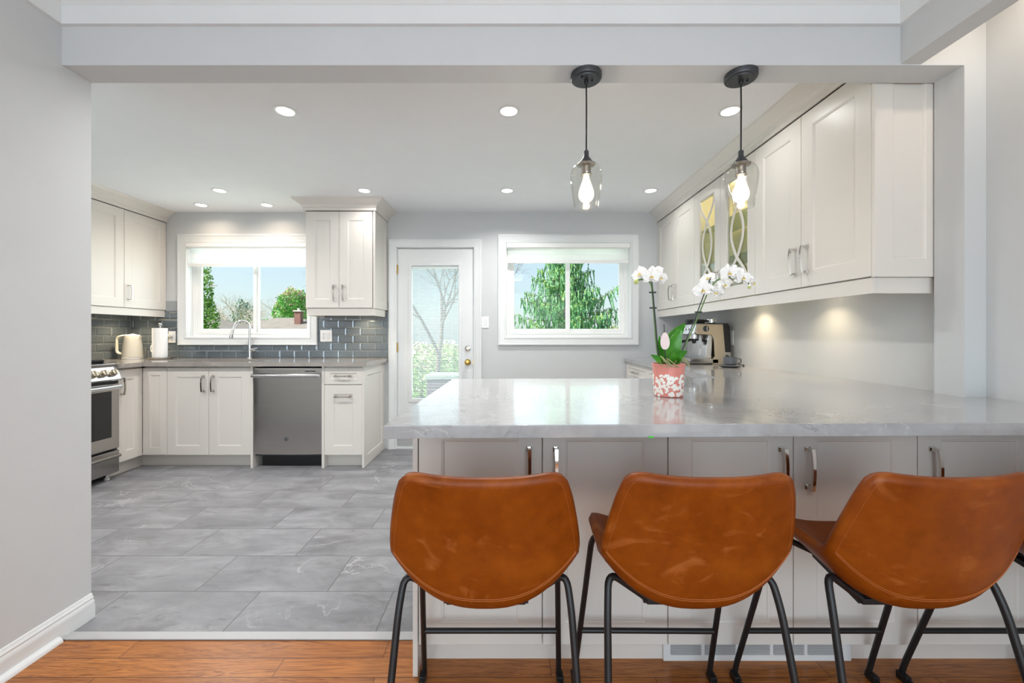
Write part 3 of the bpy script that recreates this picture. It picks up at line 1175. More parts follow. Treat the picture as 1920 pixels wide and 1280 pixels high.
po = bpy.data.objects.new('cabinet_glow', pt); po.location = (gw / 2, 0.14, 0.84); po.parent = gc; COL.objects.link(po)

# light rail and crown run along all three units
b = BM(); box(b, URX - 0.012, URX + 0.006, 1.716, YB, 1.335, 1.401, 0.001); box(b, URX + 0.006, XR - 0.02, 1.716, 1.734, 1.335, 1.401, 0.001)
tag(obj('light_rail', b, 'cab'), 'long white rail under the right-hand wall cabinets', 'rail')
b = BM(); moulding(b, [(URX - 0.02, YB), (URX - 0.02, 1.700)], cprof)
tag(obj('crown_moulding', b, 'cab'), 'long white crown moulding above the right-hand wall cabinets', 'moulding')

# --- peninsula: door fronts towards the dining room
PY = 1.420
PX = [-0.305, 0.118, 0.5465, 0.9745, 1.398, 1.822]
PB = 2.20


def pen(i0, i1, label, handles):
    x0 = PX[i0]
    fr = []
    for k in range(i0, i1):
        hs = handles[k - i0]
        hx = PX[k] - x0 + 0.045 if hs == 'l' else PX[k + 1] - x0 - 0.045
        fr.append(('door', PX[k] - x0, PX[k + 1] - x0, 0.104, 0.884, (hx, 0.71, False)))
    return cabinet('peninsula_cabinet', label, (x0, PY, 0), 0, PX[i1] - x0, 0.886, (PB if i1 < 5 else BY0 + 0.0) - PY - 0.0, fr, toe=0.102)


p1 = pen(0, 2, 'two-door peninsula cabinet behind the leftmost bar stool', 'rl')
pen(2, 4, 'two-door peninsula cabinet behind the middle bar stools', 'rl')
p3 = pen(4, 5, 'single-door peninsula cabinet at the right-hand wall', 'l')
b = BM(); box(b, -0.018, -0.001, -0.024, PB - PY, 0.0, 0.886, 0.001)
obj('end_panel', b, 'cab', p1)

# heat register in the plinth
vr = thing('vent_register', 'white metal heat register set in the plinth behind the middle bar stools', 'vent', (0.88, PY + 0.055, 0))
b = BM(); box(b, -0.325, 0.345, -0.012, 0.0, 0.0, 0.1, 0.002)
obj('cover_plate', b, 'trim', vr)
for i in range(5):
    xa = -0.30 + i * 0.122
    b = BM()
    for q in range(8):
        z = 0.026 + q * 0.0088
        prism(b, [(-0.0175, z), (-0.012, z + 0.003), (-0.012, z + 0.005), (-0.0175, z + 0.0015)], xa, xa + 0.108, axis='x')
    obj('louvre_bank', b, 'strip', vr)
    b = BM(); box(b, xa, xa + 0.108, -0.0125, -0.0118, 0.024, 0.096)
    obj('louvre_slot', b, 'grout', vr)

# --- right base run (mostly hidden behind the peninsula)
cabinet('base_cabinet', 'white drawer base cabinet along the right wall behind the orchid', (1.222, YB - 0.005, 0), RZ, YB - 2.30, 0.886, XR - 1.222 - 0.02,
        [('drawer', 0.0, 0.62, 0.72, 0.884, (0.31, 0.80, True)), ('drawer', 0.0, 0.62, 0.112, 0.717, (0.31, 0.62, True)),
         ('drawer', 0.62, 1.24, 0.72, 0.884, (0.93, 0.80, True)), ('drawer', 0.62, 1.24, 0.112, 0.717, (0.93, 0.62, True)),
         ('plain', 1.24, 1.86, 0.112, 0.884, None)], toe=0.11)

# ------------------------------------------------------------------ worktops
ZT = 0.922
SX0, SX1, SY0, SY1 = -2.98, -2.27, 3.612, 3.99   # sink cut-out


def slab_from_cells(xs, ys_, keep, z0, z1):
    b = BM()
    V = {}

    def v(i, j, k):
        if (i, j, k) not in V:
            V[(i, j, k)] = b.verts.new((xs[i], ys_[j], (z0, z1)[k]))
        return V[(i, j, k)]
    cells = {(i, j) for i in range(len(xs) - 1) for j in range(len(ys_) - 1) if keep(i, j)}
    for i, j in cells:
        b.faces.new((v(i, j, 1), v(i + 1, j, 1), v(i + 1, j + 1, 1), v(i, j + 1, 1)))
        b.faces.new((v(i, j, 0), v(i, j + 1, 0), v(i + 1, j + 1, 0), v(i + 1, j, 0)))
        for (di, dj, p, q) in ((0, -1, (i, j), (i + 1, j)), (1, 0, (i + 1, j), (i + 1, j + 1)), (0, 1, (i + 1, j + 1), (i, j + 1)), (-1, 0, (i, j + 1), (i, j))):
            if (i + di, j + dj) not in cells:
                b.faces.new((v(*p, 0), v(*q, 0), v(*q, 1), v(*p, 1)))
    es = [e for e in b.edges if len(e.link_faces) == 2 and e.calc_face_angle(0) > 1.0]
    bmesh.ops.bevel(b, geom=es, offset=0.002, segments=2, affect='EDGES')
    return b


xs = [XL, -3.141, SX0, SX1, -1.214]
ysl = [3.340, 3.532, SY0, SY1, YB]
ct = obj('countertop', slab_from_cells(xs, ysl, lambda i, j: not (j == 0 and i > 0) and not (i == 2 and j == 2), 0.8865, ZT), 'quartz_dark')
tag(ct, 'grey stone worktop around the kitchen sink', 'countertop')
sk = BM()
rings_rect(sk, 0, 1, 0, 1, [])
sk.free()
sk = BM()
R = []
for e, z in ((0.008, 0.886), (0.0, 0.886), (-0.012, 0.70), (-0.06, 0.688)):
    R.append([sk.verts.new(p) for p in ((SX0 - e, SY0 - e, z), (SX1 + e, SY0 - e, z), (SX1 + e, SY1 + e, z), (SX0 - e, SY1 + e, z))])
for a, c in zip(R, R[1:]):
    for i in range(4):
        sk.faces.new((a[i], a[(i + 1) % 4], c[(i + 1) % 4], c[i]))
sk.faces.new(R[-1])
tag(obj('sink', sk, 'steel'), 'undermount steel sink below the gooseneck faucet', 'sink')

b = BM()
prism(b, [(-0.330, 1.090), (XD, 1.136), (XD, BY0), (1.759, BY0), (1.759, BY1), (XR, BY1), (XR, YB), (1.177, YB), (1.177, 2.262), (-0.298, 2.227)], 0.8865, ZT, 0.002)
pct = tag(obj('countertop', b, 'quartz'), 'large pale grey stone bar top of the peninsula', 'countertop')
b = BM(); box(b, 0.378, 0.392, 1.1015, 1.105, 0.8862, 0.890)
obj('tape_bit', b, 'green_tape', pct)

# ------------------------------------------------------------------ backsplash of bevelled smoked-glass tiles
TW, TH, GR = 0.1485, 0.0762, 0.003


def tile(b, u0, u1, z0, z1, at):
    """bevelled tile; at(u, y_out, z) gives the point"""
    if u1 - u0 < 0.008 or z1 - z0 < 0.008:
        return
    bv = min(0.010, (u1 - u0) * 0.35, (z1 - z0) * 0.35)
    r0 = [b.verts.new(at(u, 0.004, z)) for u, z in ((u0, z0), (u1, z0), (u1, z1), (u0, z1))]
    r1 = [b.verts.new(at(u, 0.0055, z)) for u, z in ((u0, z0), (u1, z0), (u1, z1), (u0, z1))]
    r2 = [b.verts.new(at(u, 0.0095, z)) for u, z in ((u0 + bv, z0 + bv), (u1 - bv, z0 + bv), (u1 - bv, z1 - bv), (u0 + bv, z1 - bv))]
    for a, c in ((r0, r1), (r1, r2)):
        for i in range(4):
            b.faces.new((a[i], a[(i + 1) % 4], c[(i + 1) % 4], c[i]))
    b.faces.new(r2)


def tiles(u0, u1, z0, z1, at, holes, off=0.0):
    b = BM()
    row = 0
    z = z0
    while z < z1 - 0.01:
        za, zb_ = z + GR / 2, min(z + TH - GR / 2, z1)
        u = u0 - TW + off + (TW / 2 if row % 2 else 0)
        while u < u1:
            a, c = max(u + GR / 2, u0), min(u + TW - GR / 2, u1)
            pieces = [(a, c, za, zb_)]
            for h in holes:
                nxt = []
                for (p, q, r, s) in pieces:
                    if q <= h[0] or p >= h[1] or s <= h[2] or r >= h[3]:
                        nxt.append((p, q, r, s)); continue
                    if p < h[0]: nxt.append((p, h[0], r, s))
                    if q > h[1]: nxt.append((h[1], q, r, s))
                    p2, q2 = max(p, h[0]), min(q, h[1])
                    if r < h[2]: nxt.append((p2, q2, r, h[2]))
                    if s > h[3]: nxt.append((p2, q2, h[3], s))
                pieces = nxt
            for (p, q, r, s) in pieces:
                if q > p:
                    tile(b, p, q, r, s, at)
            u += TW
        z += TH
        row += 1
    return b


wh = (W1[0] - 0.0845, W1[1] + 0.0845, W1[2] - 0.0845, 3.0)
bs = obj('backsplash', tiles(XL + 0.010, -1.212, ZT + 0.001, 1.402, lambda u, y, z: (u, YB - y, z), [wh], 0.03), 'glass_tile', smooth=0)
tag(bs, 'smoked grey glass tile backsplash around the sink window', 'backsplash')
b = BM(); wall_y(b, XL, -1.212, ZT + 0.001, 1.402, YB - 0.0045, YB - 0.0005, [(wh[0], wh[1], wh[2], 1.5)])
obj('grout', b, 'grout', bs, smooth=0)
bs2 = obj('backsplash', tiles(2.5, YB - 0.010, ZT + 0.001, 1.402, lambda u, y, z: (XL + y, u, z), [], 0.05), 'glass_tile', smooth=0)
tag(bs2, 'smoked grey glass tile backsplash on the side wall behind the kettle', 'backsplash')
b = BM(); box(b, XL + 0.0005, XL + 0.0045, 2.5, YB - 0.005, ZT + 0.001, 1.402)
obj('grout', b, 'grout', bs2, smooth=0)


# ------------------------------------------------------------------ appliances
def dishwasher():
    x0, x1 = sx(474.5) + 0.003, sx(603.3) - 0.003
    w_ = x1 - x0
    t = thing('dishwasher', 'stainless steel dishwasher with bar handle and round badge', 'dishwasher', (x0, YD, 0))
    b = BM(); box(b, 0.002, w_ - 0.002, 0.012, 0.56, 0.10, 0.872)
    obj('tub', b, 'graphite', t)
    b = BM()
    # gently bowed steel door
    N = 20
    rows = []
    for i in range(N + 1):
        u = i / N
        s = 2 * u - 1
        yf = -0.018 - 0.010 * (1 - abs(s) ** 5) - 0.003 * math.cos(s * 3.0)
        rows.append([b.verts.new(p) for p in ((u * w_, 0.01, 0.118), (u * w_, yf, 0.120), (u * w_, yf, 0.855), (u * w_, yf + 0.004, 0.868), (u * w_, 0.01, 0.870))])
    for p, q in zip(rows, rows[1:]):
        for k in range(4):
            b.faces.new((p[k], q[k], q[k + 1], p[k + 1]))
    b.faces.new(rows[0]); b.faces.new(rows[-1][::-1])
    dd = obj('door', b, 'steel', t, smooth=40)
    b = BM()
    pts = []
    for i in range(17):
        s = i / 16 * 2 - 1
        pts.append((w_ / 2 + s * (w_ / 2 - 0.006), -0.058 - 0.016 * (1 - s * s), 0.806))
    tube(b, pts, 0.012, 12, flat=(0.015, 0.011))
    for s in (0.012, w_ - 0.012):
        box(b, s - 0.010, s + 0.010, -0.062, -0.018, 0.795, 0.817, 0.003)
    obj('handle', b, 'steel_h', dd)
    b = BM(); box(b, 0.77 * w_, 0.91 * w_, -0.0325, -0.026, 0.838, 0.845, 0.001)
    obj('vent_slot', b, 'black_plastic', dd)
    # round badge with a curling monogram
    cxb, czb = 0.492 * w_, 0.254
    b = BM(); lathe(b, [(0.0165, 0), (0.0165, 0.003), (0.015, 0.0042)], (cxb, -0.0305, czb), 28, xf=XF)
    bd = obj('badge', b, 'graphite', dd)
    b = BM()
    tube(b, [(cxb + 0.0162 * math.cos(a), -0.0345, czb + 0.0162 * math.sin(a)) for a in [2 * PI * i / 32 for i in range(33)]], 0.0014, 6)
    for s in (0, 1):
        pts = []
        for i in range(26):
            tt = i / 25
            r = 0.0015 + 0.0062 * tt
            a = 1.2 + (PI if s else 0) + 4.6 * tt
            pts.append((cxb + r * math.cos(a) + (0.0035 if s else -0.0035), -0.0352, czb + r * math.sin(a)))
        tube(b, pts, 0.0008, 5)
    obj('emblem', b, 'chrome_bright', bd)
    b = BM(); box(b, 0.04, w_ - 0.001, 0.045, 0.06, 0.0, 0.113)
    obj('toe_kick', b, 'black_plastic', t)


dishwasher()


def range_():
    # local frame as the cabinets on the left wall: x away from the camera, -y into the room
    ya, yb_ = 2.578, 3.333
    w_ = yb_ - ya
    X0 = -3.185
    t = thing('range', 'stainless steel slide-in range beside the left wall', 'range', (X0, ya, 0), PI / 2)
    b = BM(); box(b, 0.003, w_ - 0.003, 0.0, 0.62, 0.06, 0.905)
    obj('body', b, 'graphite', t)
    b = BM(); box(b, 0, w_, 0.0, 0.63, 0.905, 0.928, 0.003)
    box(b, 0.0, w_, -0.014, 0.05, 0.900, 0.926, 0.004)
    ck = obj('cooktop', b, 'steel', t)
    for i in range(3):
        xa = 0.02 + i * (w_ - 0.04) / 3
        xb2 = xa + (w_ - 0.04) / 3 - 0.008
        b = BM()
        for q in range(5):
            yy = 0.07 + q * 0.125
            box(b, xa, xb2, yy - 0.006, yy + 0.006, 0.945, 0.957, 0.002)
        for xx in (xa + 0.006, (xa + xb2) / 2, xb2 - 0.006):
            box(b, xx - 0.006, xx + 0.006, 0.064, 0.576, 0.929, 0.954, 0.002)
        obj('grate', b, 'black_metal', ck)
    # sloping control panel
    b = BM(); prism(b, [(-0.012, 0.902), (-0.052, 0.806), (-0.045, 0.792), (0.0, 0.792), (0.0, 0.902)], 0, w_, 0.002, axis='x')
    cp = obj('control_panel', b, 'steel_h', t)
    nrm = Vector((0, -0.096, 0.040)).normalized()
    up = Vector((0, 0.040, 0.096)).normalized()
    ctr = Vector((0, -0.032, 0.853))
    b = BM()
    q = []
    for s, u in ((0.26, -0.032), (0.50, -0.032), (0.50, 0.036), (0.26, 0.036)):
        q.append(Vector((s * w_ / 0.76 * 0.76 / w_ * w_ , 0, 0)) + ctr + up * u + nrm * 0.002)
    lo = [b.verts.new(p - nrm * 0.004) for p in q]; hi = [b.verts.new(p) for p in q]
    b.faces.new(hi); b.faces.new(lo[::-1])
    for i in range(4):
        b.faces.new((lo[i], lo[(i + 1) % 4], hi[(i + 1) % 4], hi[i]))
    obj('display', b, 'black_gloss', cp)
    q = nrm.to_track_quat('Z', 'Y').to_matrix()
    for yy in (0.07, 0.15, 0.535, 0.615, 0.695):
        b = BM(); c = ctr + Vector((yy, 0, 0))
        lathe(b, [(0.029, 0.0), (0.029, 0.008), (0.025, 0.010), (0.024, 0.030), (0.021, 0.034)], c, 24, xf=q)
        tube(b, [c + nrm * 0.036 - up * 0.021, c + nrm * 0.036 + up * 0.021], 0.005, 8)
        obj('knob', b, 'champagne', cp)
    b = BM(); box(b, 0.004, w_ - 0.004, -0.030, 0.0, 0.770, 0.790, 0.002)
    obj('vent_strip', b, 'black_plastic', t)
    b = BM(); box(b, 0.002, w_ - 0.002, -0.036, 0.0, 0.247, 0.768, 0.006)
    od = obj('oven_door', b, 'steel', t)
    b = BM(); box(b, 0.035, w_ - 0.070, -0.0385, -0.034, 0.345, 0.712, 0.001)
    obj('oven_window', b, 'black_gloss', od)
    b = BM(); tube(b, [(0.03, -0.076, 0.742), (w_ - 0.03, -0.076, 0.742)], 0.015, 12, flat=(0.017, 0.012))
    for s in (0.05, w_ - 0.05):
        box(b, s - 0.012, s + 0.012, -0.072, -0.035, 0.733, 0.752, 0.003)
    obj('handle', b, 'steel_h', od)
    b = BM(); box(b, 0.002, w_ - 0.002, -0.036, 0.0, 0.055, 0.232, 0.006)
    dw = obj('warming_drawer', b, 'steel', t)
    b = BM(); tube(b, [(0.004, -0.040, 0.187), (w_ - 0.004, -0.040, 0.187)], 0.012, 10, flat=(0.014, 0.016))
    obj('drawer_grip', b, 'steel', dw)
    for xx in (0.05, w_ - 0.05):
        for yy in (0.02, 0.6):
            b = BM(); lathe(b, [(0.018, 0), (0.018, 0.012), (0.009, 0.014), (0.009, 0.062)], (xx, yy, 0), 14)
            obj('foot', b, 'white_plastic', t)


range_()


# ------------------------------------------------------------------ small things on the sink run
def faucet():
    t = thing('faucet', 'chrome gooseneck pull-down faucet at the sink', 'faucet', (-2.565, 4.085, ZT))
    b = BM(); lathe(b, [(0.027, 0), (0.027, 0.006), (0.019, 0.014), (0.017, 0.10), (0.016, 0.16), (0.012, 0.17)], seg=20)
    obj('base', b, 'chrome_bright', t)
    pts = [(0, 0, 0.16), (0, 0, 0.30)]
    R_ = 0.066
    dirx = Vector((-0.72, -0.69, 0)).normalized()
    for i in range(13):
        a = PI * i / 12 * 0.93
        p = dirx * (R_ - R_ * math.cos(a)) + Vector((0, 0, 0.30 + R_ * 1.1 * math.sin(a)))
        pts.append(tuple(p))
    end = Vector(pts[-1])
    pts.append(tuple(end + Vector((0, 0, -0.03)) + dirx * 0.008))
    b = BM(); tube(b, pts, 0.0105, 14)
    obj('spout', b, 'chrome_bright', t)
    e = Vector(pts[-1])
    b = BM(); tube(b, [e + Vector((0, 0, 0.015)), e + dirx * 0.006 + Vector((0, 0, -0.02)), e + dirx * 0.018 + Vector((0, 0, -0.075)), e + dirx * 0.019 + Vector((0, 0, -0.083))], [0.012, 0.014, 0.020, 0.016], 14)
    obj('spray_head', b, 'chrome_bright', t)
    b = BM(); tube(b, [(0.012, 0, 0.085), (0.045, -0.008, 0.085), (0.062, -0.012, 0.098), (0.088, -0.016, 0.102)], [0.016, 0.015, 0.008, 0.005], 12)
    obj('lever', b, 'chrome_bright', t)


faucet()


def kettle():
    t = thing('kettle', 'cream electric kettle with a textured body in the corner', 'kettle', (-3.640, 3.985, ZT), 0)
    b = BM(); lathe(b, [(0.078, 0), (0.082, 0.006), (0.082, 0.016), (0.076, 0.020)], seg=36)
    obj('base', b, 'white_plastic', t)
    b = BM()
    prof = []
    H = 0.205
    for i in range(33):
        z = i / 32
        r = 0.080 - 0.020 * z ** 1.2
        prof.append((r, 0.021 + z * H))
    seg = 40
    rings = []
    for k, (r, z) in enumerate(prof):
        ring = []
        for i in range(seg):
            a = 2 * PI * i / seg
            d_ = 0.0016 * math.cos(a * 20 + (PI if (k // 2) % 2 else 0)) * (1 if 6 < k < 30 else 0)
            ring.append(b.verts.new(((r + d_) * math.cos(a), (r + d_) * math.sin(a), z)))
        rings.append(ring)
    for a, c in zip(rings, rings[1:]):
        for i in range(seg):
            b.faces.new((a[i], a[(i + 1) % seg], c[(i + 1) % seg], c[i]))
    b.faces.new(rings[0][::-1]); b.faces.new(rings[-1])
    obj('body', b, 'kettle', t, smooth=60)
    b = BM(); lathe(b, [(0.060, 0.226), (0.059, 0.231), (0.045, 0.236), (0.02, 0.239), (0.012, 0.243), (0.006, 0.245)], seg=28)
    obj('lid', b, 'kettle', t)
    b = BM(); tube(b, fillet([(-0.045, -0.01, 0.228), (-0.085, -0.018, 0.226), (-0.128, -0.026, 0.205), (-0.130, -0.026, 0.06), (-0.070, -0.014, 0.05)], 0.035), 0.012, 12, flat=(0.011, 0.013))
    obj('handle', b, 'kettle', t)
    b = BM()
    sp = [(0.050, 0.160), (0.064, 0.190), (0.084, 0.226), (0.046, 0.226)]
    prism(b, sp, -0.016, 0.016, 0.004, axis='y')
    obj('spout', b, 'kettle', t)


kettle()


def paper_towel():
    t = thing('paper_towel_holder', 'white paper towel roll upright on a round metal stand', 'paper towel', (-3.375, 3.985, ZT))
    b = BM(); lathe(b, [(0.098, 0), (0.100, 0.003), (0.100, 0.012), (0.096, 0.016)], seg=40)
    obj('base', b, 'pewter', t)
    b = BM(); lathe(b, [(0.008, 0.016), (0.008, 0.322), (0.012, 0.324), (0.015, 0.332), (0.015, 0.342), (0.010, 0.350)], seg=20)
    obj('post', b, 'chrome', t)
    b = BM(); lathe(b, [(0.019, 0.0165), (0.059, 0.0165), (0.060, 0.02), (0.060, 0.297), (0.058, 0.300), (0.019, 0.300), (0.019, 0.0165)], seg=44, cap0=False, cap1=False)
    obj('paper_roll', b, 'paper', t)
    b = BM(); tube(b, fillet([(-0.115, -0.03, 0.0), (-0.115, -0.03, 0.115)], 0.01), 0.009, 12)
    tube(b, [(-0.115, -0.03, 0.006), (-0.08, -0.02, 0.006)], 0.006, 8)
    obj('tension_post', b, 'pewter', t)
    b = BM(); tube(b, smooth_path([(-0.058, -0.012, 0.15), (-0.074, -0.016, 0.12), (-0.072, -0.016, 0.08), (-0.058, -0.012, 0.06)], 6), 0.004, 8)
    obj('loose_sheet', b, 'paper', t)


paper_towel()


def outlet(label, x, z, w_, h_, face, plug=False, loc_y=None, rz=0.0, x_off=0):
    """face: list of 'outlet'/'switch' columns"""
    t = thing('wall_outlet' if 'outlet' in face else 'light_switch', label, 'outlet' if 'outlet' in face else 'switch', (x, loc_y, z), rz)
    b = BM(); box(b, -w_ / 2, w_ / 2, -0.007, 0.0, -h_ / 2, h_ / 2, 0.002)
    obj('cover_plate', b, 'white_plastic', t)
    n_ = len(face)
    for i, f in enumerate(face):
        cx_ = (i - (n_ - 1) / 2) * 0.046
        b = BM(); box(b, cx_ - 0.0165, cx_ + 0.0165, -0.0095, -0.006, -0.033, 0.033, 0.0015)
        if f == 'switch':
            obj('rocker', b, 'trim', t)
        else:
            so = obj('receptacle', b, 'trim', t)
            b = BM()
            for zz in (-0.017, 0.017):
                box(b, cx_ - 0.0075, cx_ - 0.0055, -0.0105, -0.009, zz - 0.003, zz + 0.006)
                box(b, cx_ + 0.0055, cx_ + 0.0075, -0.0105, -0.009, zz - 0.003, zz + 0.006)
                box(b, cx_ - 0.002, cx_ + 0.002, -0.0105, -0.009, zz - 0.009, zz - 0.006)
            obj('socket_slots', b, 'socket', so)
    return t


yt = YB - 0.0098
outlet('white double plate with outlet and switch on the tiles beside the sink window', (612 - 952) / 185.1, 1.165 - 3.5 / 185.1, 0.118, 0.118, ['outlet', 'switch'], loc_y=yt)
outlet('white outlet plate on the tiles behind the paper towel roll', (323.5 - 952) / 185.1, 1.165 - 5.5 / 185.1, 0.072, 0.118, ['outlet'], loc_y=yt)
outlet('white rocker light switch on the wall beside the back door', (910 - 952) / 184.7, 1.165 + 22 / 184.7, 0.072, 0.116, ['switch'], loc_y=YB)
outlet('white outlet plate on the right wall behind the espresso machine', XR, 1.165 - 7 / 231, 0.072, 0.118, ['outlet'], loc_y=3.36, rz=RZ)
# plug and cord at the paper towel outlet
kc = BM()
box(kc, -0.016, 0.014, -0.042, -0.0106, 0.004, 0.030, 0.004)
tube(kc, smooth_path([(-0.012, -0.03, 0.016), (-0.035, -0.032, 0.020), (-0.055, -0.026, 0.0), (-0.06, -0.02, -0.06), (-0.085, -0.02, -0.16), (-0.12, -0.02, -0.205), (-0.21, -0.035, -0.208)], 6), 0.0035, 8)
tag(obj('power_cord', kc, 'white_plastic', None, ((323.5 - 952) / 185.1, yt, 1.165 - 5.5 / 185.1)), 'white plug and cord in the outlet behind the paper towel roll', 'cord')


# ------------------------------------------------------------------ espresso machine, cup
def espresso():
    t = thing('espresso_machine', 'steel espresso machine with a side steam dial on the right-hand worktop', 'espresso machine', (1.485, 3.280, ZT))
    D = 0.30   # width, away from the camera
    # housing: a C seen from the side
    side = [(0.035, 0.322), (0.235, 0.322), (0.262, 0.0), (0.150, 0.0), (0.150, 0.045), (0.172, 0.062), (0.164, 0.222), (0.150, 0.240), (0.030, 0.240), (0.012, 0.262)]
    b = BM(); prism(b, side, 0.0, D, 0.004, axis='y')
    obj('housing', b, 'champagne', t)
    # steel front face of the head
    b = BM(); prism(b, [(0.0, 0.245), (0.022, 0.318), (0.034, 0.320), (0.014, 0.245)], 0.006, D - 0.006, 0.002, axis='y')
    hf = obj('control_face', b, 'steel_h', t)
    for i in range(4):
        b = BM(); lathe(b, [(0.011, 0), (0.011, 0.004), (0.009, 0.006)], (0.008, 0.06 + i * 0.055, 0.285), 16, xf=Matrix.Rotation(-PI / 2, 3, 'Y'))
        obj('button', b, 'chrome_bright', hf)
    # black rear: water tank
    b = BM(); prism(b, [(0.236, 0.325), (0.285, 0.325), (0.296, 0.30), (0.306, 0.10), (0.2535, 0.10)], 0.012, D - 0.012, 0.004, axis='y')
    obj('water_tank', b, 'black_plastic', t)
    b = BM(); prism(b, [(0.2545, 0.098), (0.304, 0.098), (0.306, 0.006), (0.2625, 0.006)], 0.012, D - 0.012, 0.002, axis='y')
    obj('rear_cover', b, 'steel', t)
    # top deck
    b = BM(); box(b, 0.04, 0.285, 0.01, D - 0.01, 0.3225, 0.330, 0.002)
    obj('cup_tray', b, 'graphite', t)
    b = BM(); lathe(b, [(0.075, 0.330), (0.078, 0.345), (0.078, 0.362), (0.070, 0.366), (0.0, 0.366)][:-1], (0.10, 0.20, 0), 28)
    obj('hopper_lid', b, 'black_plastic', t)
    # drip tray and base
    b = BM(); prism(b, [(-0.03, 0.008), (0.20, 0.008), (0.20, 0.044), (-0.03, 0.044), (-0.036, 0.026)], 0.0, D, 0.004, axis='y')
    obj('drip_tray', b, 'steel', t)
    b = BM(); box(b, -0.022, 0.146, 0.014, D - 0.014, 0.044, 0.049, 0.001)
    obj('drip_grille', b, 'steel_h', t)
    b = BM(); box(b, -0.02, 0.25, 0.01, D - 0.01, 0.0, 0.009)
    obj('plinth', b, 'black_plastic', t)
    b = BM(); prism(b, [(0.100, 0.05), (0.150, 0.05), (0.164, 0.235), (0.128, 0.235)], 0.02, D - 0.02, 0.002, axis='y')
    obj('splash_back', b, 'steel_h', t)
    # group head and portafilter
    b = BM(); lathe(b, [(0.038, 0.205), (0.038, 0.240)], (0.070, 0.15, 0), 24)
    gh = obj('group_head', b, 'chrome_bright', t)
    b = BM(); lathe(b, [(0.036, 0.188), (0.038, 0.204)], (0.070, 0.15, 0), 24); tube(b, [(0.035, 0.145, 0.192), (-0.04, 0.13, 0.180), (-0.085, 0.12, 0.172)], [0.010, 0.012, 0.013], 12)
    lathe(b, [(0.012, 0.165), (0.020, 0.188)], (0.070, 0.15, 0), 16)
    obj('portafilter', b, 'black_plastic', t)
    b = BM(); tube(b, smooth_path([(0.075, 0.045, 0.238), (0.078, 0.038, 0.19), (0.070, 0.032, 0.12), (0.062, 0.028, 0.07)], 5), 0.0055, 10)
    obj('steam_wand', b, 'chrome_bright', t)
    b = BM(); lathe(b, [(0.024, 0), (0.024, 0.004), (0.019, 0.006), (0.018, 0.016), (0.016, 0.018)], (0.098, 0.0, 0.286), 28, xf=XF)
    dl = obj('steam_dial', b, 'graphite', t)
    b = BM(); box(b, 0.0955, 0.1005, -0.022, -0.015, 0.270, 0.302, 0.001)
    obj('dial_grip', b, 'steel_h', dl)
    # spare portafilter lying on the cup tray
    t2 = thing('spare_portafilter', 'spare chrome portafilter with a black grip lying on top of the espresso machine', 'portafilter', (1.485 + 0.105, 3.30, ZT + 0.330))
    b = BM(); lathe(b, [(0.024, 0.0), (0.030, 0.004), (0.032, 0.030), (0.029, 0.036)], (0.055, 0.02, 0), 24)
    box(b, 0.078, 0.094, 0.012, 0.026, 0.018, 0.040, 0.003)
    obj('basket', b, 'chrome_bright', t2)
    b = BM(); tube(b, [(0.030, 0.02, 0.018), (0.004, 0.018, 0.018), (-0.03, 0.016, 0.016), (-0.088, 0.012, 0.014)], [0.007, 0.010, 0.012, 0.013], 12)
    obj('grip', b, 'black_plastic', t2)
    # cord
    b = BM(); tube(b, smooth_path([(1.745, 3.279, ZT + 0.075), (1.775, 3.26, ZT + 0.05), (1.80, 3.24, ZT + 0.02), (1.812, 3.20, ZT + 0.005), (1.80, 3.13, ZT + 0.005), (1.778, 3.10, ZT + 0.005)], 6), 0.0045, 8)
    tag(obj('power_cord', b, 'black_plastic'), 'black cord trailing from the espresso machine', 'cord')


espresso()
t = thing('coffee_cup', 'dark grey low cup on the saucer beside the espresso machine', 'cup', (1.625, 3.00, ZT + 0.018))
b = BM(); lathe(b, [(0.034, 0.0), (0.043, 0.004), (0.046, 0.014), (0.047, 0.056), (0.044, 0.056), (0.043, 0.012), (0.03, 0.008)], seg=32)
obj('bowl', b, 'grey_ceramic', t)
b = BM(); tube(b, fillet([(0.044, -0.006, 0.046), (0.074, -0.010, 0.046), (0.074, -0.010, 0.014), (0.045, -0.006, 0.012)], 0.014), 0.0048, 10)
obj('handle', b, 'grey_ceramic', t)
b = BM(); lathe(b, [(0.045, 0.0), (0.060, 0.004), (0.079, 0.012), (0.081, 0.016), (0.078, 0.0175), (0.052, 0.0175), (0.050, 0.0165)], seg=40)
tag(obj('saucer', b, 'grey_ceramic', None, (1.625, 3.00, ZT)), 'dark grey saucer on the right-hand worktop', 'saucer')


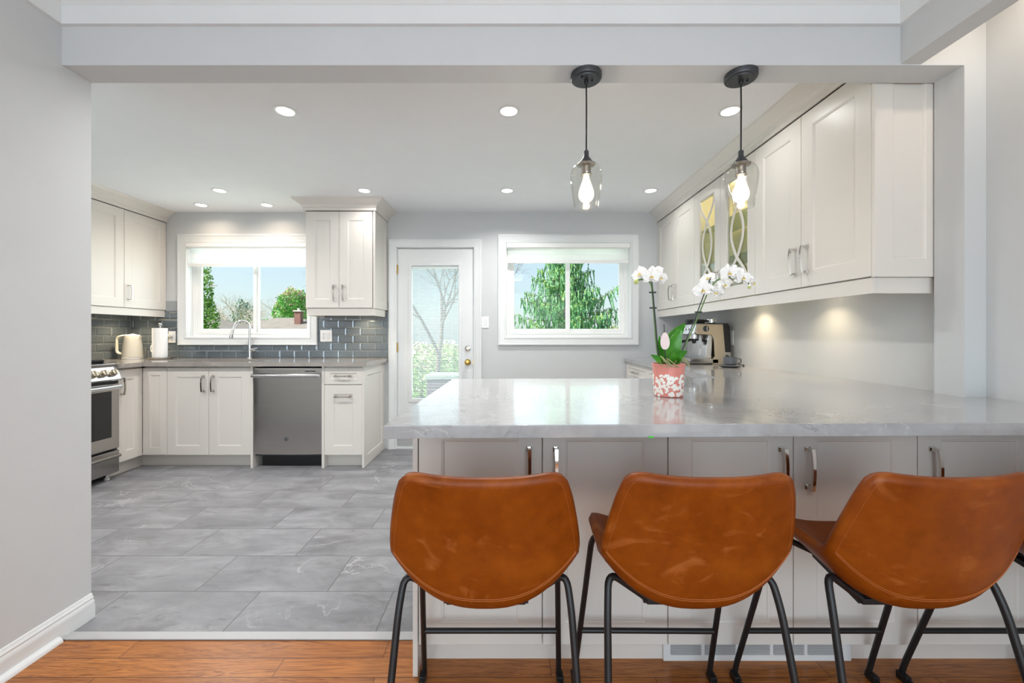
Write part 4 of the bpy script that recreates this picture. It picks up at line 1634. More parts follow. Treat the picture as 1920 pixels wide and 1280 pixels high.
# ------------------------------------------------------------------ potted orchid
def orchid():
    PD = 1.615
    root = Vector((0.632, PD, ZT))
    t = thing('potted_orchid', 'white orchid with two arching sprays in a pink and white pot on the bar top', 'plant', tuple(root))

    def L(x, y, d=PD):
        return px(x, y, d) - root
    b = BM()
    lathe(b, [(0.050, 0.0), (0.053, 0.002), (0.060, 0.115), (0.063, 0.120), (0.063, 0.128), (0.058, 0.128), (0.055, 0.112), (0.050, 0.10)], seg=44)
    pot = obj('pot', b, 'pot_pink', t)
    # raised white blossom pattern
    random.seed(5)
    b = BM()
    for k in range(330):
        a = random.uniform(0, 2 * PI)
        z = random.uniform(0.008, 0.083) + 0.004 * math.sin(a * 5)
        r = 0.053 + (0.060 - 0.053) * z / 0.115
        c = Vector((r * math.cos(a), r * math.sin(a), z))
        nn = Vector((math.cos(a), math.sin(a), -0.06)).normalized()
        uu = Vector((-math.sin(a), math.cos(a), 0))
        vv = nn.cross(uu)
        rr = random.uniform(0.0045, 0.0072)
        ce = b.verts.new(c + nn * 0.0014)
        ring = []
        for q in range(15):
            an = 2 * PI * q / 15
            ra = rr * (1 + 0.18 * math.cos(5 * an))
            p = c + uu * (ra * math.cos(an)) + vv * (ra * math.sin(an))
            hr = math.hypot(p.x, p.y)
            tr = 0.053 + 0.007 * p.z / 0.115 + 0.0005
            ring.append(b.verts.new((p.x * tr / hr, p.y * tr / hr, p.z)))
        for q in range(15):
            b.faces.new((ce, ring[q], ring[(q + 1) % 15]))
    obj('blossom_relief', b, 'pot_white', pot, smooth=60)
    b = BM(); lathe(b, [(0.002, 0.118), (0.055, 0.110)], seg=24, cap0=True, cap1=True)
    obj('potting_bark', b, 'root', t)

    def leaf(name, base, mid, tip, wd, twist=Vector((0, -1, 0))):
        b = BM()
        P = smooth_path([base, mid, tip], 8)
        n_ = len(P)
        rows = []
        for i, p in enumerate(P):
            s = i / (n_ - 1)
            wdt = wd * (math.sin(PI * min(1, 0.12 + s * 0.88) ** 0.9) ** 0.7) * (1 - 0.05 * s)
            if i == n_ - 1:
                wdt = 0.002
            tg = (P[min(n_ - 1, i + 1)] - P[max(0, i - 1)]).normalized()
            sd_ = tg.cross(twist).normalized()
            nn = sd_.cross(tg).normalized()
            rows.append([p + sd_ * (wdt * u) + nn * (abs(u) * wdt * 0.35) for u in (-1, -0.5, 0, 0.5, 1)] + [nn])
        th = 0.0016
        top = [[b.verts.new(q + r[5] * th) for q in r[:5]] for r in rows]
        bot = [[b.verts.new(q - r[5] * th) for q in r[:5]] for r in rows]
        for i in range(n_ - 1):
            for k in range(4):
                b.faces.new((top[i][k], top[i][k + 1], top[i + 1][k + 1], top[i + 1][k]))
                b.faces.new((bot[i][k], bot[i + 1][k], bot[i + 1][k + 1], bot[i][k + 1]))
            b.faces.new((top[i][0], top[i + 1][0], bot[i + 1][0], bot[i][0]))
            b.faces.new((top[i][4], bot[i][4], bot[i + 1][4], top[i + 1][4]))
        b.faces.new(top[0][::-1] + bot[0]) if False else None
        obj('leaf', b, 'orchid_leaf', t, smooth=60)

    leaf('leaf', L(1256, 684), L(1258, 640, PD + 0.03), L(1284, 606, PD + 0.06), 0.030)
    leaf('leaf', L(1256, 684, PD - 0.01), L(1263, 645, PD - 0.02), L(1277, 618, PD - 0.03), 0.028)
    leaf('leaf', L(1258, 684, PD - 0.02), L(1268, 668, PD - 0.06), L(1288, 658, PD - 0.09), 0.023)
    leaf('leaf', L(1250, 684), L(1240, 664, PD + 0.03), L(1236, 630, PD + 0.05), 0.018)
    leaf('leaf', L(1247, 682, PD - 0.01), L(1236, 674, PD - 0.04), L(1221, 665, PD - 0.05), 0.014)

    def stem(pts, r=0.0028, nm='flower_stem', mt='orchid_stem'):
        b = BM(); tube(b, smooth_path(pts, 6), r, 8)
        return obj(nm, b, mt, t)

    stem([L(1237, 684), L(1231, 650), L(1227, 600), L(1224, 560), L(1221, 534, PD - 0.01), L(1213, 525, PD - 0.015), L(1200, 524, PD - 0.02), L(1193, 527, PD - 0.02)])
    stem([L(1240, 684, PD - 0.01), L(1234, 655, PD - 0.01), L(1229, 600, PD - 0.008), L(1224, 545, PD - 0.006), L(1222, 528, PD - 0.006)], 0.0022, 'stake', 'stake')
    stem([L(1262, 684), L(1283, 650), L(1304, 605), L(1322, 560), L(1332, 540), L(1345, 525), L(1362, 519), L(1384, 522), L(1402, 530), L(1405, 538)])
    stem([L(1270, 684, PD - 0.008), L(1279, 656, PD - 0.01), L(1300, 605, PD - 0.01), L(1320, 552, PD - 0.008), L(1333, 520, PD - 0.008)], 0.0022, 'stake', 'stake')
    for (x, y) in ((1224, 548), (1225, 577), (1324, 548), (1310, 585)):
        b = BM(); box(b, -0.013, 0.013, -0.005, 0.005, -0.003, 0.003, 0.001)
        obj('clip', b, 'stake', t, tuple(L(x - 0.5, y, PD - 0.005)))

    def flower(x, y, d, size, face, roll=0.0):
        c = L(x, y, d)
        f = Vector(face).normalized()
        q = f.to_track_quat('Z', 'Y').to_matrix() @ Matrix.Rotation(roll, 3, 'Z')
        b = BM()

        def petal(ang, ln, wd, cup, mi=0, z0=0.0):
            dr = Vector((math.cos(ang), math.sin(ang), 0))
            sd_ = Vector((-math.sin(ang), math.cos(ang), 0))
            rows = []
            for i in range(7):
                s = i / 6
                ww = wd * (math.sin(PI * (0.10 + 0.88 * s)) ** 0.65)
                row = []
                for k in range(5):
                    u = (k - 2) / 2
                    p = dr * (0.08 * ln + ln * s * (1 - 0.08 * u * u)) + sd_ * (ww * u)
                    zz = z0 + cup * (s * s) - 0.14 * ln * u * u * s + 0.004 * math.sin(5 * u + 3 * s)
                    row.append(b.verts.new(c + q @ Vector((p.x, p.y, zz))))
                rows.append(row)
            for i in range(6):
                for k in range(4):
                    b.faces.new((rows[i][k], rows[i][k + 1], rows[i + 1][k + 1], rows[i + 1][k])).material_index = mi
        s = size
        for a in (PI / 2, PI / 2 + 2.2, PI / 2 - 2.2):      # sepals
            petal(a, s * 0.50, s * 0.19, -0.004)
        for a in (0.12, PI - 0.12):                          # broad petals
            petal(a, s * 0.52, s * 0.31, 0.004, 0, 0.003)
        petal(-PI / 2, s * 0.22, s * 0.09, 0.012, 0, 0.004)  # lip
        o = obj('flower', b, 'petal', t, smooth=80)
        b = BM()
        for p, r in ((Vector((0, -0.004, 0.008)), 0.0042), (Vector((-0.005, -0.006, 0.006)), 0.003), (Vector((0.005, -0.006, 0.006)), 0.003)):
            bmesh.ops.create_icosphere(b, subdivisions=1, radius=r, matrix=Matrix.Translation(c + q @ p))
        obj('flower_centre', b, 'petal_core', o)
        return o

    FZ = PD - 0.02
    flower(1200, 513, FZ, 0.066, (-0.8, -0.5, 0.1), 0.3)
    flower(1221, 517, FZ - 0.02, 0.068, (-0.1, -1, 0.0))
    flower(1238, 520, FZ + 0.02, 0.066, (0.5, -0.9, -0.1), -0.2)
    flower(1230, 508, FZ + 0.03, 0.06, (0.1, -0.8, 0.5), 0.2)
    flower(1318, 543, FZ, 0.070, (-0.5, -0.9, -0.1), 0.2)
    flower(1327, 522, FZ + 0.02, 0.055, (-0.6, -0.7, 0.4), 0.5)
    flower(1343, 546, FZ - 0.01, 0.060, (0.1, -0.7, -0.6), -0.3)
    flower(1358, 532, FZ + 0.02, 0.060, (0.1, -0.9, -0.4), 0.2)
    flower(1367, 511, FZ - 0.02, 0.068, (-0.1, -1, 0.0), 0.1)
    flower(1381, 507, FZ + 0.025, 0.056, (0.3, -0.9, 0.3), -0.3)
    flower(1393, 520, FZ - 0.02, 0.066, (0.2, -1, 0.0), -0.15)
    flower(1411, 529, FZ + 0.0, 0.044, (0.8, -0.7, -0.2), 0.2)

    for (x, y, r) in ((1193, 528, 0.0105), (1405, 538, 0.0072)):
        b = BM()
        bmesh.ops.create_icosphere(b, subdivisions=2, radius=r, matrix=Matrix.Translation(L(x, y, FZ)) @ Matrix.Diagonal((0.9, 0.9, 1.05, 1)))
        obj('bud', b, 'bud', t, smooth=80)
    # pale egg-shaped card on a stick
    b = BM(); tube(b, [L(1249, 686, PD - 0.045), L(1247, 650, PD - 0.045), L(1245, 608, PD - 0.045)], 0.0016, 6)
    st_ = obj('tag_stick', b, 'stake', t)
    b = BM()
    c = L(1247, 639, PD - 0.049)
    poly = []
    for i in range(28):
        a = 2 * PI * i / 28
        r = 0.0285 * (1.0 + 0.14 * math.sin(a) * -1)
        poly.append((c.x + 0.0172 * (1 - 0.22 * math.sin(a)) * math.cos(a) + 0.05 * 0, c.z + 0.033 * math.sin(a)))
    prism(b, poly, c.y - 0.001, c.y + 0.001, 0.0006, axis='y')
    obj('egg_card', b, 'tag_pink', st_)
    random.seed(11)
    for k in range(9):
        a = random.uniform(-2.6, 0.2)
        p0 = Vector((0.03 * math.cos(a), 0.03 * math.sin(a), 0.116))
        p1 = Vector((0.055 * math.cos(a), 0.055 * math.sin(a), 0.145 + random.uniform(-0.005, 0.012)))
        p2 = Vector((0.074 * math.cos(a + 0.3), 0.074 * math.sin(a + 0.3), 0.135 + random.uniform(-0.012, 0.012)))
        p3 = Vector((0.08 * math.cos(a + 0.6), 0.08 * math.sin(a + 0.6), 0.118))
        b = BM(); tube(b, smooth_path([p0, p1, p2, p3], 5), 0.0018, 6)
        obj('aerial_root', b, 'root', t)


orchid()


# ------------------------------------------------------------------ bar stools
def shell_point(u, v):
    """tan bucket shell: u across (-1..1), v from the seat's front edge (0) to the top of the back (1)"""
    C = [(0.178, 0.580), (0.120, 0.568), (0.050, 0.542), (-0.015, 0.518), (-0.070, 0.512), (-0.107, 0.534), (-0.124, 0.596), (-0.140, 0.690), (-0.160, 0.770), (-0.178, 0.838)]
    Sd = [(0.158, 0.618), (0.110, 0.626), (0.050, 0.629), (-0.010, 0.629), (-0.055, 0.631), (-0.085, 0.648), (-0.103, 0.688), (-0.123, 0.740), (-0.143, 0.798), (-0.160, 0.850)]
    Wd = [0.194, 0.206, 0.211, 0.212, 0.216, 0.217, 0.213, 0.204, 0.191, 0.173]
    n_ = len(C) - 1
    x = max(0.0, min(1.0, v)) * n_
    i = min(n_ - 1, int(x))
    f = x - i

    def cr(A, j):
        g = lambda k: A[max(0, min(n_, k))][j] if isinstance(A[0], tuple) else A[max(0, min(n_, k))]
        a, b_, c, d = g(i - 1), g(i), g(i + 1), g(i + 2)
        return 0.5 * (2 * b_ + (c - a) * f + (2 * a - 5 * b_ + 4 * c - d) * f * f + (3 * b_ - a - 3 * c + d) * f ** 3)
    p = abs(u) ** 2.5
    y = cr(C, 0) * (1 - p) + cr(Sd, 0) * p
    z = cr(C, 1) * (1 - p) + cr(Sd, 1) * p
    return Vector((cr(Wd, 0) * u, y, z))


def corner_uv(u, v):
    """round the four corners of the (u, v) square"""
    vv = v * 2 - 1
    rc = 0.22
    au, av = abs(u), abs(vv)
    sv = 0.10
    # corner radius rc in u, sv in v
    if au > 1 - rc and av > 1 - sv:
        du, dv = (au - (1 - rc)) / rc, (av - (1 - sv)) / sv
        m = max(du, dv)
        L_ = math.hypot(du, dv)
        if L_ > 1e-6:
            k = m / L_
            du, dv = du * k, dv * k
        au, av = 1 - rc + du * rc, 1 - sv + dv * sv
    return math.copysign(au, u), (math.copysign(av, vv) + 1) / 2


def stool(label, X, Y, rz, first=None):
    if first is not None:
        r = first.copy(); COL.objects.link(r)
        r.location = (X, Y, 0); r.rotation_euler = (0, 0, rz); r['label'] = label
        for ch in list(first.children):
            c = ch.copy(); COL.objects.link(c); c.parent = r
            for g in list(ch.children):
                d = g.copy(); COL.objects.link(d); d.parent = c
        return r
    t = thing('bar_stool', label, 'stool', (X, Y, 0), rz, 'tan leather bar stools along the peninsula')
    b = BM()
    NU, NV = 26, 44
    th = 0.013
    G = [[None] * (NV + 1) for _ in range(NU + 1)]
    for i in range(NU + 1):
        for j in range(NV + 1):
            u, v = corner_uv(i / NU * 2 - 1, j / NV)
            p = shell_point(u, v)
            e = 1e-3
            du = shell_point(u + e, v) - shell_point(u - e, v)
            v0, v1 = max(0, v - e), min(1, v + e)
            dv = shell_point(u, v1) - shell_point(u, v0)
            nn = du.cross(dv)
            nn.normalize()
            G[i][j] = (p, nn)
    top = [[b.verts.new(G[i][j][0] - G[i][j][1] * th) for j in range(NV + 1)] for i in range(NU + 1)]
    bot = [[b.verts.new(G[i][j][0] + G[i][j][1] * th) for j in range(NV + 1)] for i in range(NU + 1)]
    for i in range(NU):
        for j in range(NV):
            b.faces.new((top[i][j], top[i + 1][j], top[i + 1][j + 1], top[i][j + 1]))
            b.faces.new((bot[i][j], bot[i][j + 1], bot[i + 1][j + 1], bot[i + 1][j]))
    rim = [(i, 0) for i in range(NU)] + [(NU, j) for j in range(NV)] + [(i, NV) for i in range(NU, 0, -1)] + [(0, j) for j in range(NV, 0, -1)]
    mid = []
    for k, (i, j) in enumerate(rim):
        p, nn = G[i][j]
        a, c = rim[k - 1], rim[(k + 1) % len(rim)]
        tg = (G[c[0]][c[1]][0] - G[a[0]][a[1]][0])
        out = tg.cross(nn)
        out.normalize()
        ctr = Vector((0, 0.0, 0.62))
        inn = G[min(max(i, 2), NU - 2)][min(max(j, 2), NV - 2)][0]
        if out.dot(p - inn) < 0:
            out = -out
        mid.append((b.verts.new(p + out * 0.010 - nn * 0.007), b.verts.new(p + out * 0.010 + nn * 0.007)))
    for k in range(len(rim)):
        i, j = rim[k]
        i2, j2 = rim[(k + 1) % len(rim)]
        m0, m1 = mid[k], mid[(k + 1) % len(rim)]
        b.faces.new((top[i][j], top[i2][j2], m1[0], m0[0]))
        b.faces.new((m0[0], m1[0], m1[1], m0[1]))
        b.faces.new((m0[1], m1[1], bot[i2][j2], bot[i][j]))
    sh = obj('seat_shell', b, 'leather', t, smooth=80)

    def outer(u, v, off):
        u2, v2 = corner_uv(u, v)
        p = shell_point(u2, v2)
        e = 1e-3
        nn = (shell_point(u2 + e, v2) - shell_point(u2 - e, v2)).cross(shell_point(u2, min(1, v2 + e)) - shell_point(u2, max(0, v2 - e))).normalized()
        return p + nn * (th + off)
    b = BM()
    for vv in (0.588, 0.597):
        tube(b, [outer(-0.97 + 1.94 * k / 40, vv, 0.0004) for k in range(41)], 0.0010, 6)
    for s in (-1, 1):
        tube(b, [outer(s * 0.965, 0.60 + 0.38 * k / 30, 0.0) for k in range(31)], 0.0005, 5)
    obj('stitching', b, 'thread', sh)
    R_ = 0.0088
    for s in (-1, 1):
        pts = fillet([(s * 0.10, 0.110, 0.531), (s * 0.196, 0.128, 0.572), (s * 0.203, 0.150, 0.54), (s * 0.226, 0.302, 0.055), (s * 0.227, 0.312, 0.012)], 0.03)
        b = BM(); tube(b, pts, R_, 12)
        obj('leg', b, 'black_metal', t)
        pts = fillet([(s * 0.09, -0.035, 0.488), (s * 0.200, -0.056, 0.572), (s * 0.209, -0.086, 0.50), (s * 0.232, -0.205, 0.05), (s * 0.233, -0.208, 0.012)], 0.035)
        b = BM(); tube(b, pts, R_, 12)
        obj('leg', b, 'black_metal', t)
        b = BM(); tube(b, [(s * 0.227, 0.318, 0.0098), (s * 0.233, -0.214, 0.0098)], 0.0090, 12)
        obj('floor_runner', b, 'black_metal', t)
        for yy in (0.300, -0.198):
            b = BM(); box(b, s * 0.230 - 0.011, s * 0.230 + 0.011, yy - 0.018, yy + 0.018, 0.0, 0.026, 0.003)
            obj('foot_cap', b, 'black_plastic', t)
    zf = 0.200
    yf = 0.150 + (0.302 - 0.150) * (0.54 - zf) / (0.54 - 0.055)
    xf_ = 0.203 + 0.023 * (0.54 - zf) / (0.54 - 0.055)
    b = BM(); tube(b, [(-xf_, yf, zf), (xf_, yf, zf)], 0.0085, 12)
    obj('footrest', b, 'black_metal', t)
    b = BM()
    box(b, -0.10, 0.10, 0.098, 0.122, 0.516, 0.534, 0.002); box(b, -0.10, 0.10, -0.045, -0.022, 0.482, 0.497, 0.002)
    for s in (-1, 1):
        prism(b, [(-0.04, 0.483), (0.118, 0.517), (0.118, 0.532), (-0.04, 0.498)], s * 0.095 - 0.012, s * 0.095 + 0.012, axis='x')
    obj('seat_frame', b, 'black_metal', t)
    return t


s1 = stool('leftmost tan leather bar stool, seen squarely from behind', -0.055, 1.080, 0.0)
stool('second tan leather bar stool from the left, below the two pendant lamps', 0.452, 1.080, -0.01, s1)
stool('third tan leather bar stool from the left, its back cut by the picture edge', 0.995, 1.080, 0.0, s1)
stool('rightmost bar stool, mostly hidden behind the third one with only legs in view', 1.560, 1.080, 0.0, s1)


# ------------------------------------------------------------------ pendants
def pendant(label, X, first=None):
    Y = 1.638
    if first is not None:
        r = first.copy(); COL.objects.link(r); r.location.x = X; r['label'] = label
        for ch in list(first.children):
            c = ch.copy(); COL.objects.link(c); c.parent = r
            for g in list(ch.children):
                d = g.copy(); COL.objects.link(d); d.parent = c
        return r
    t = thing('pendant_lamp', label, 'lamp', (X, Y, ZB), 0, 'glass pendant lamps under the beam')
    b = BM(); lathe(b, [(0.061, 0.0), (0.061, -0.016), (0.058, -0.021), (0.049, -0.022), (0.047, -0.026), (0.044, -0.026)], seg=40)
    cn = obj('canopy', b, 'graphite', t)
    b = BM(); lathe(b, [(0.0085, -0.026), (0.0085, -0.036), (0.006, -0.040)], seg=14); lathe(b, [(0.004, -0.026), (0.004, -0.032)], (0.022, -0.006, 0), 10)
    lathe(b, [(0.004, -0.026), (0.004, -0.034)], (-0.022, -0.03, 0), 10)
    obj('cord_grip', b, 'black_metal', cn)
    zt = 1.884 - ZB
    b = BM(); tube(b, smooth_path([(0, 0, -0.035), (0.001, 0, -0.12), (0.0005, 0, -0.22), (0, 0, zt + 0.006)], 6), 0.0032, 8)
    obj('cord', b, 'black_plastic', t)
    b = BM(); lathe(b, [(0.008, zt + 0.012), (0.010, zt + 0.008), (0.010, zt - 0.010), (0.016, zt - 0.020), (0.026, zt - 0.034), (0.030, zt - 0.040)], seg=28)
    obj('cap', b, 'graphite', t)
    b = BM(); lathe(b, [(0.034, zt - 0.040), (0.036, zt - 0.044), (0.034, zt - 0.048), (0.019, zt - 0.052), (0.019, zt - 0.082), (0.022, zt - 0.083), (0.022, zt - 0.087), (0.012, zt - 0.088)], seg=28)
    obj('socket', b, 'pewter', t)
    b = BM(); z0_ = zt - 0.040
    pr = [(0.030, z0_), (0.044, z0_ - 0.006), (0.056, z0_ - 0.020), (0.0625, z0_ - 0.042), (0.0625, z0_ - 0.062), (0.058, z0_ - 0.100), (0.052, z0_ - 0.140), (0.0475, z0_ - 0.176)]
    pr2 = smooth_path([(r, 0, z) for r, z in pr], 4)
    full = [(p.x, p.z) for p in pr2]
    full += [(p.x - 0.0022, p.z) for p in reversed(pr2)]
    lathe(b, full, seg=48, cap0=False, cap1=False)
    obj('glass_shade', b, 'shade_glass', t, smooth=60)
    b = BM(); zb_ = zt - 0.088
    pr = [(0.012, zb_), (0.013, zb_ - 0.012), (0.020, zb_ - 0.032), (0.029, zb_ - 0.060), (0.031, zb_ - 0.074), (0.028, zb_ - 0.090), (0.018, zb_ - 0.102), (0.004, zb_ - 0.106)]
    pr2 = smooth_path([(r, 0, z) for r, z in pr], 4)
    lathe(b, [(p.x, p.z) for p in pr2], seg=32)
    bl = obj('bulb', b, 'bulb_glass', t, smooth=60)
    b = BM()
    for k in range(6):
        a = 2 * PI * k / 6
        tube(b, [(0.005 * math.cos(a), 0.005 * math.sin(a), zb_ - 0.020), (0.012 * math.cos(a), 0.012 * math.sin(a), zb_ - 0.085)], 0.0036, 6)
    obj('filament', b, 'filament', bl)
    return t


pd1 = pendant('left one of the two clear glass pendant lamps hanging from the beam', 0.313)
pd2 = pendant('right one of the two clear glass pendant lamps, in front of the wall cabinets', 0.930, pd1)
for X, e_ in ((0.313, 12.0), (0.930, 2.4)):
    pt = bpy.data.lights.new('pendant_bulb_light', 'POINT'); pt.energy = e_; pt.color = (1.0, 0.95, 0.90); pt.shadow_soft_size = 0.012
    po = bpy.data.objects.new('pendant_bulb_light', pt); po.location = (X, 1.638, 1.735); COL.objects.link(po)

# ------------------------------------------------------------------ recessed lights
pots = [(-1.232, 2.275, 'recessed ceiling light nearest the beam on the left', 1.5), (0.006, 2.275, 'recessed ceiling light nearest the beam in the middle', 1.35),
        (1.232, 2.275, 'recessed ceiling light beside the right-hand pendant cord', 0.22), (-1.235, 3.535, 'recessed ceiling light by the crowned cabinet left of the door', 0.36),
        (-0.005, 3.535, 'recessed ceiling light in front of the far window', 1.5), (1.230, 3.535, 'recessed ceiling light by the right-hand crown moulding at the far wall', 0.25),
        (-2.479, 3.535, 'recessed ceiling light in front of the pair over the sink', 1.2), (-2.934, 3.93, 'left light of the pair over the sink', 0.2),
        (-2.306, 3.93, 'right light of the pair over the sink', 0.2)]
first = None
for X, Y, lab, k_ in pots:
    if first is None:
        t = thing('recessed_light', lab, 'lamp', (X, Y, ZC), 0, 'recessed lights in the kitchen ceiling')
        b = BM(); lathe(b, [(0.046, -0.001), (0.047, -0.004), (0.059, -0.004), (0.062, 0.0), (0.046, 0.0)], seg=36, cap0=False, cap1=False)
        obj('trim_ring', b, 'trim', t)
        b = BM(); lathe(b, [(0.046, -0.0008), (0.046, -0.0022)], seg=36)
        obj('diffuser', b, 'lamp', t)
        first = t
    else:
        t = first.copy(); COL.objects.link(t); t.location = (X, Y, ZC); t['label'] = lab
        for ch in list(first.children):
            c = ch.copy(); COL.objects.link(c); c.parent = t
    near = Y > 3.8
    area('recessed_lamp', (X, Y, ZC - 0.006), (0, 0, -1), 0.09, 0.09, POT_W * k_, (1.0, 0.80, 0.60) if near else POT_COL, 'DISK', 150)

# two unseen recessed lights added to brighten the kitchen's left; one follows the grid
for X in (-2.479, -3.30):
    t = first.copy(); COL.objects.link(t); t.location = (X, 2.275, ZC)
    t['label'] = 'added recessed ceiling light over the range, unseen behind the dining room wall' if X > -3 else 'added recessed ceiling light over the range, unseen, nearest the left wall'
    for ch in list(first.children):
        c = ch.copy(); COL.objects.link(c); c.parent = t
    area('recessed_lamp', (X, 2.275, ZC - 0.006), (0, 0, -1), 0.09, 0.09, POT_W * 1.5, POT_COL, 'DISK', 150)

# unseen drum lamp added as dining fill; recessed light in the header slot
t = thing('added_ceiling_lamp', 'unseen round flush ceiling lamp added behind the viewer as fill light', 'lamp', (0.1, -0.6, ZD))
b = BM(); lathe(b, [(0.24, 0.0), (0.24, -0.02), (0.235, -0.09), (0.20, -0.10)], seg=40)
obj('drum_shade', b, 'lamp', t)
area('dining_fill', (0.1, -0.6, ZD - 0.11), (0, 0, -1), 0.42, 0.42, 4.0, (1.0, 0.94, 0.87), 'DISK')
t = thing('recessed_light', 'recessed ceiling light in the slot beside the right-hand header', 'lamp', (1.72, 1.28, ZD))
b = BM(); lathe(b, [(0.046, -0.0008), (0.046, -0.0022)], seg=30)
obj('diffuser', b, 'lamp', t)
area('slot_lamp', (1.72, 1.28, ZD - 0.008), (0, 0, -1), 0.09, 0.09, 1.0, (1.0, 0.84, 0.66), 'DISK')

# ------------------------------------------------------------------ puck lights under the wall cabinets
for X, Y, lab, e in ((-3.62, 3.93, 'small puck light under the left wall cabinet, above the kettle', 1.5), (-1.42, 4.03, 'small puck light under the cabinet beside the back door', 0.9),
                     (1.70, 2.92, 'small puck light under the glass-fronted cabinet, above the coffee cup', 0.7), (1.70, 2.28, 'small puck light under the nearest right-hand wall cabinet', 0.45)):
    b = BM(); lathe(b, [(0.030, 0.0), (0.030, -0.008), (0.026, -0.010)], seg=24)
    tag(obj('puck_light', b, 'puck', None, (X, Y, 1.402)), lab, 'lamp')
    area('puck_lamp', (X, Y, 1.388), (0, 0, -1), 0.045, 0.045, e, (1.0, 0.80, 0.52), 'DISK', 120)

# ------------------------------------------------------------------ outdoors, beyond the windows
GZ = -1.0
b = BM(); box(b, -60, 60, YB + 0.6, 90, GZ - 0.2, GZ)
o = obj('ground', b, 'lawn', smooth=0)
struct(o, 'garden lawn behind the house', 'ground')
dk = thing('deck', 'pale wooden deck outside the glazed door', 'deck', (-0.7, 5.4, GZ))
b = BM(); box(b, -1.6, 1.5, -1.0, 1.5, 0.0, 0.86)
obj('frame', b, 'deck', dk)
b = BM()
for i in range(17):
    box(b, -1.62, 1.52, -1.0 + i * 0.15, -1.0 + i * 0.15 + 0.142, 0.862, 0.888)
obj('deck_boards', b, 'deck', dk)
random.seed(21)


def quads(b, p, size, n=None, mi=0):
    """one small leaf, randomly turned"""
    a = Vector((random.gauss(0, 1), random.gauss(0, 1), random.gauss(0, 1)))
    a.normalize()
    c = a.cross(Vector((random.gauss(0, 1), random.gauss(0, 1), random.gauss(0, 1))))
    c.normalize()
    s = size * random.uniform(0.6, 1.25)
    vs = [b.verts.new(p + a * s), b.verts.new(p + c * s * 0.55), b.verts.new(p - a * s), b.verts.new(p - c * s * 0.55)]
    b.faces.new(vs).material_index = mi


def crown(name, parent, lobes, n, size, mats, shell=0.72):
    b = BM()
    vol = [r[0] * r[1] * r[2] for _, r in lobes]
    for k in range(n):
        i = random.choices(range(len(lobes)), vol)[0]
        c, r = lobes[i]
        d = Vector((random.gauss(0, 1), random.gauss(0, 1), random.gauss(0, 1)))
        d.normalize()
        q = shell + (1 - shell) * random.random() if random.random() < 0.8 else random.random()
        q *= 0.88 + 0.24 * mnoise.noise(Vector((d.x * 2.1 + i * 7, d.y * 2.1, d.z * 2.1)))
        p = Vector((c[0] + d.x * r[0] * q, c[1] + d.y * r[1] * q, c[2] + d.z * r[2] * q))
        mi = 0 if len(mats) == 1 else (1 if random.random() < 0.12 + 0.5 * max(0, d.z) else 0)
        quads(b, p, size, mi=mi)
    return obj(name, b, mats, parent, smooth=0)


def leafy_tree(label, X, Y, h, lobes, n, size, mats, cat='tree', trunk=0.18, name='leafy_tree'):
    t = thing(name, label, cat, (X, Y, GZ))
    b = BM(); tube(b, [(0, 0, 0), (0.05, 0, h * 0.35), (0.0, 0.05, h * 0.7)], [trunk, trunk * 0.75, trunk * 0.3], 8)
    obj('trunk', b, 'bark', t)
    crown('crown', t, lobes, n, size, mats)
    return t


def bare_tree(label, X, Y, h, depth, mat, spread=0.55, r0=0.09, seed=1, name='bare_tree', lean=(0, 0)):
    rnd = random.Random(seed)
    t = thing(name, label, 'tree', (X, Y, GZ))
    tb, bb = BM(), BM()

    def grow(p, d, ln, r, k):
        q = p
        pts = [p]
        for i in range(3):
            d = (d + Vector((rnd.uniform(-1, 1), rnd.uniform(-1, 1), rnd.uniform(-0.3, 0.7))) * 0.13).normalized()
            q = q + d * (ln / 3)
            pts.append(q)
        tube(tb if k >= depth - 0 else bb, pts, [r, r * 0.86, r * 0.74, r * 0.62], 5 if k > 2 else 3, cap=False)
        if k <= 0:
            return
        for m in range(3 if k > 1 else 4):
            a = rnd.uniform(0, 2 * PI)
            side = d.orthogonal().normalized()
            side = Matrix.Rotation(a, 3, d) @ side
            nd = (d + side * rnd.uniform(0.5, 1.0) * spread * 1.5).normalized()
            st = pts[rnd.choice((2, 3, 3))]
            grow(st, nd, ln * rnd.uniform(0.62, 0.82), r * 0.55, k - 1)
    grow(Vector((0, 0, 0)), Vector((lean[0], lean[1], 1)).normalized(), h * 0.34, r0, depth)
    obj('trunk', tb, mat, t, smooth=80)
    obj('branches', bb, mat, t, smooth=80)
    return t


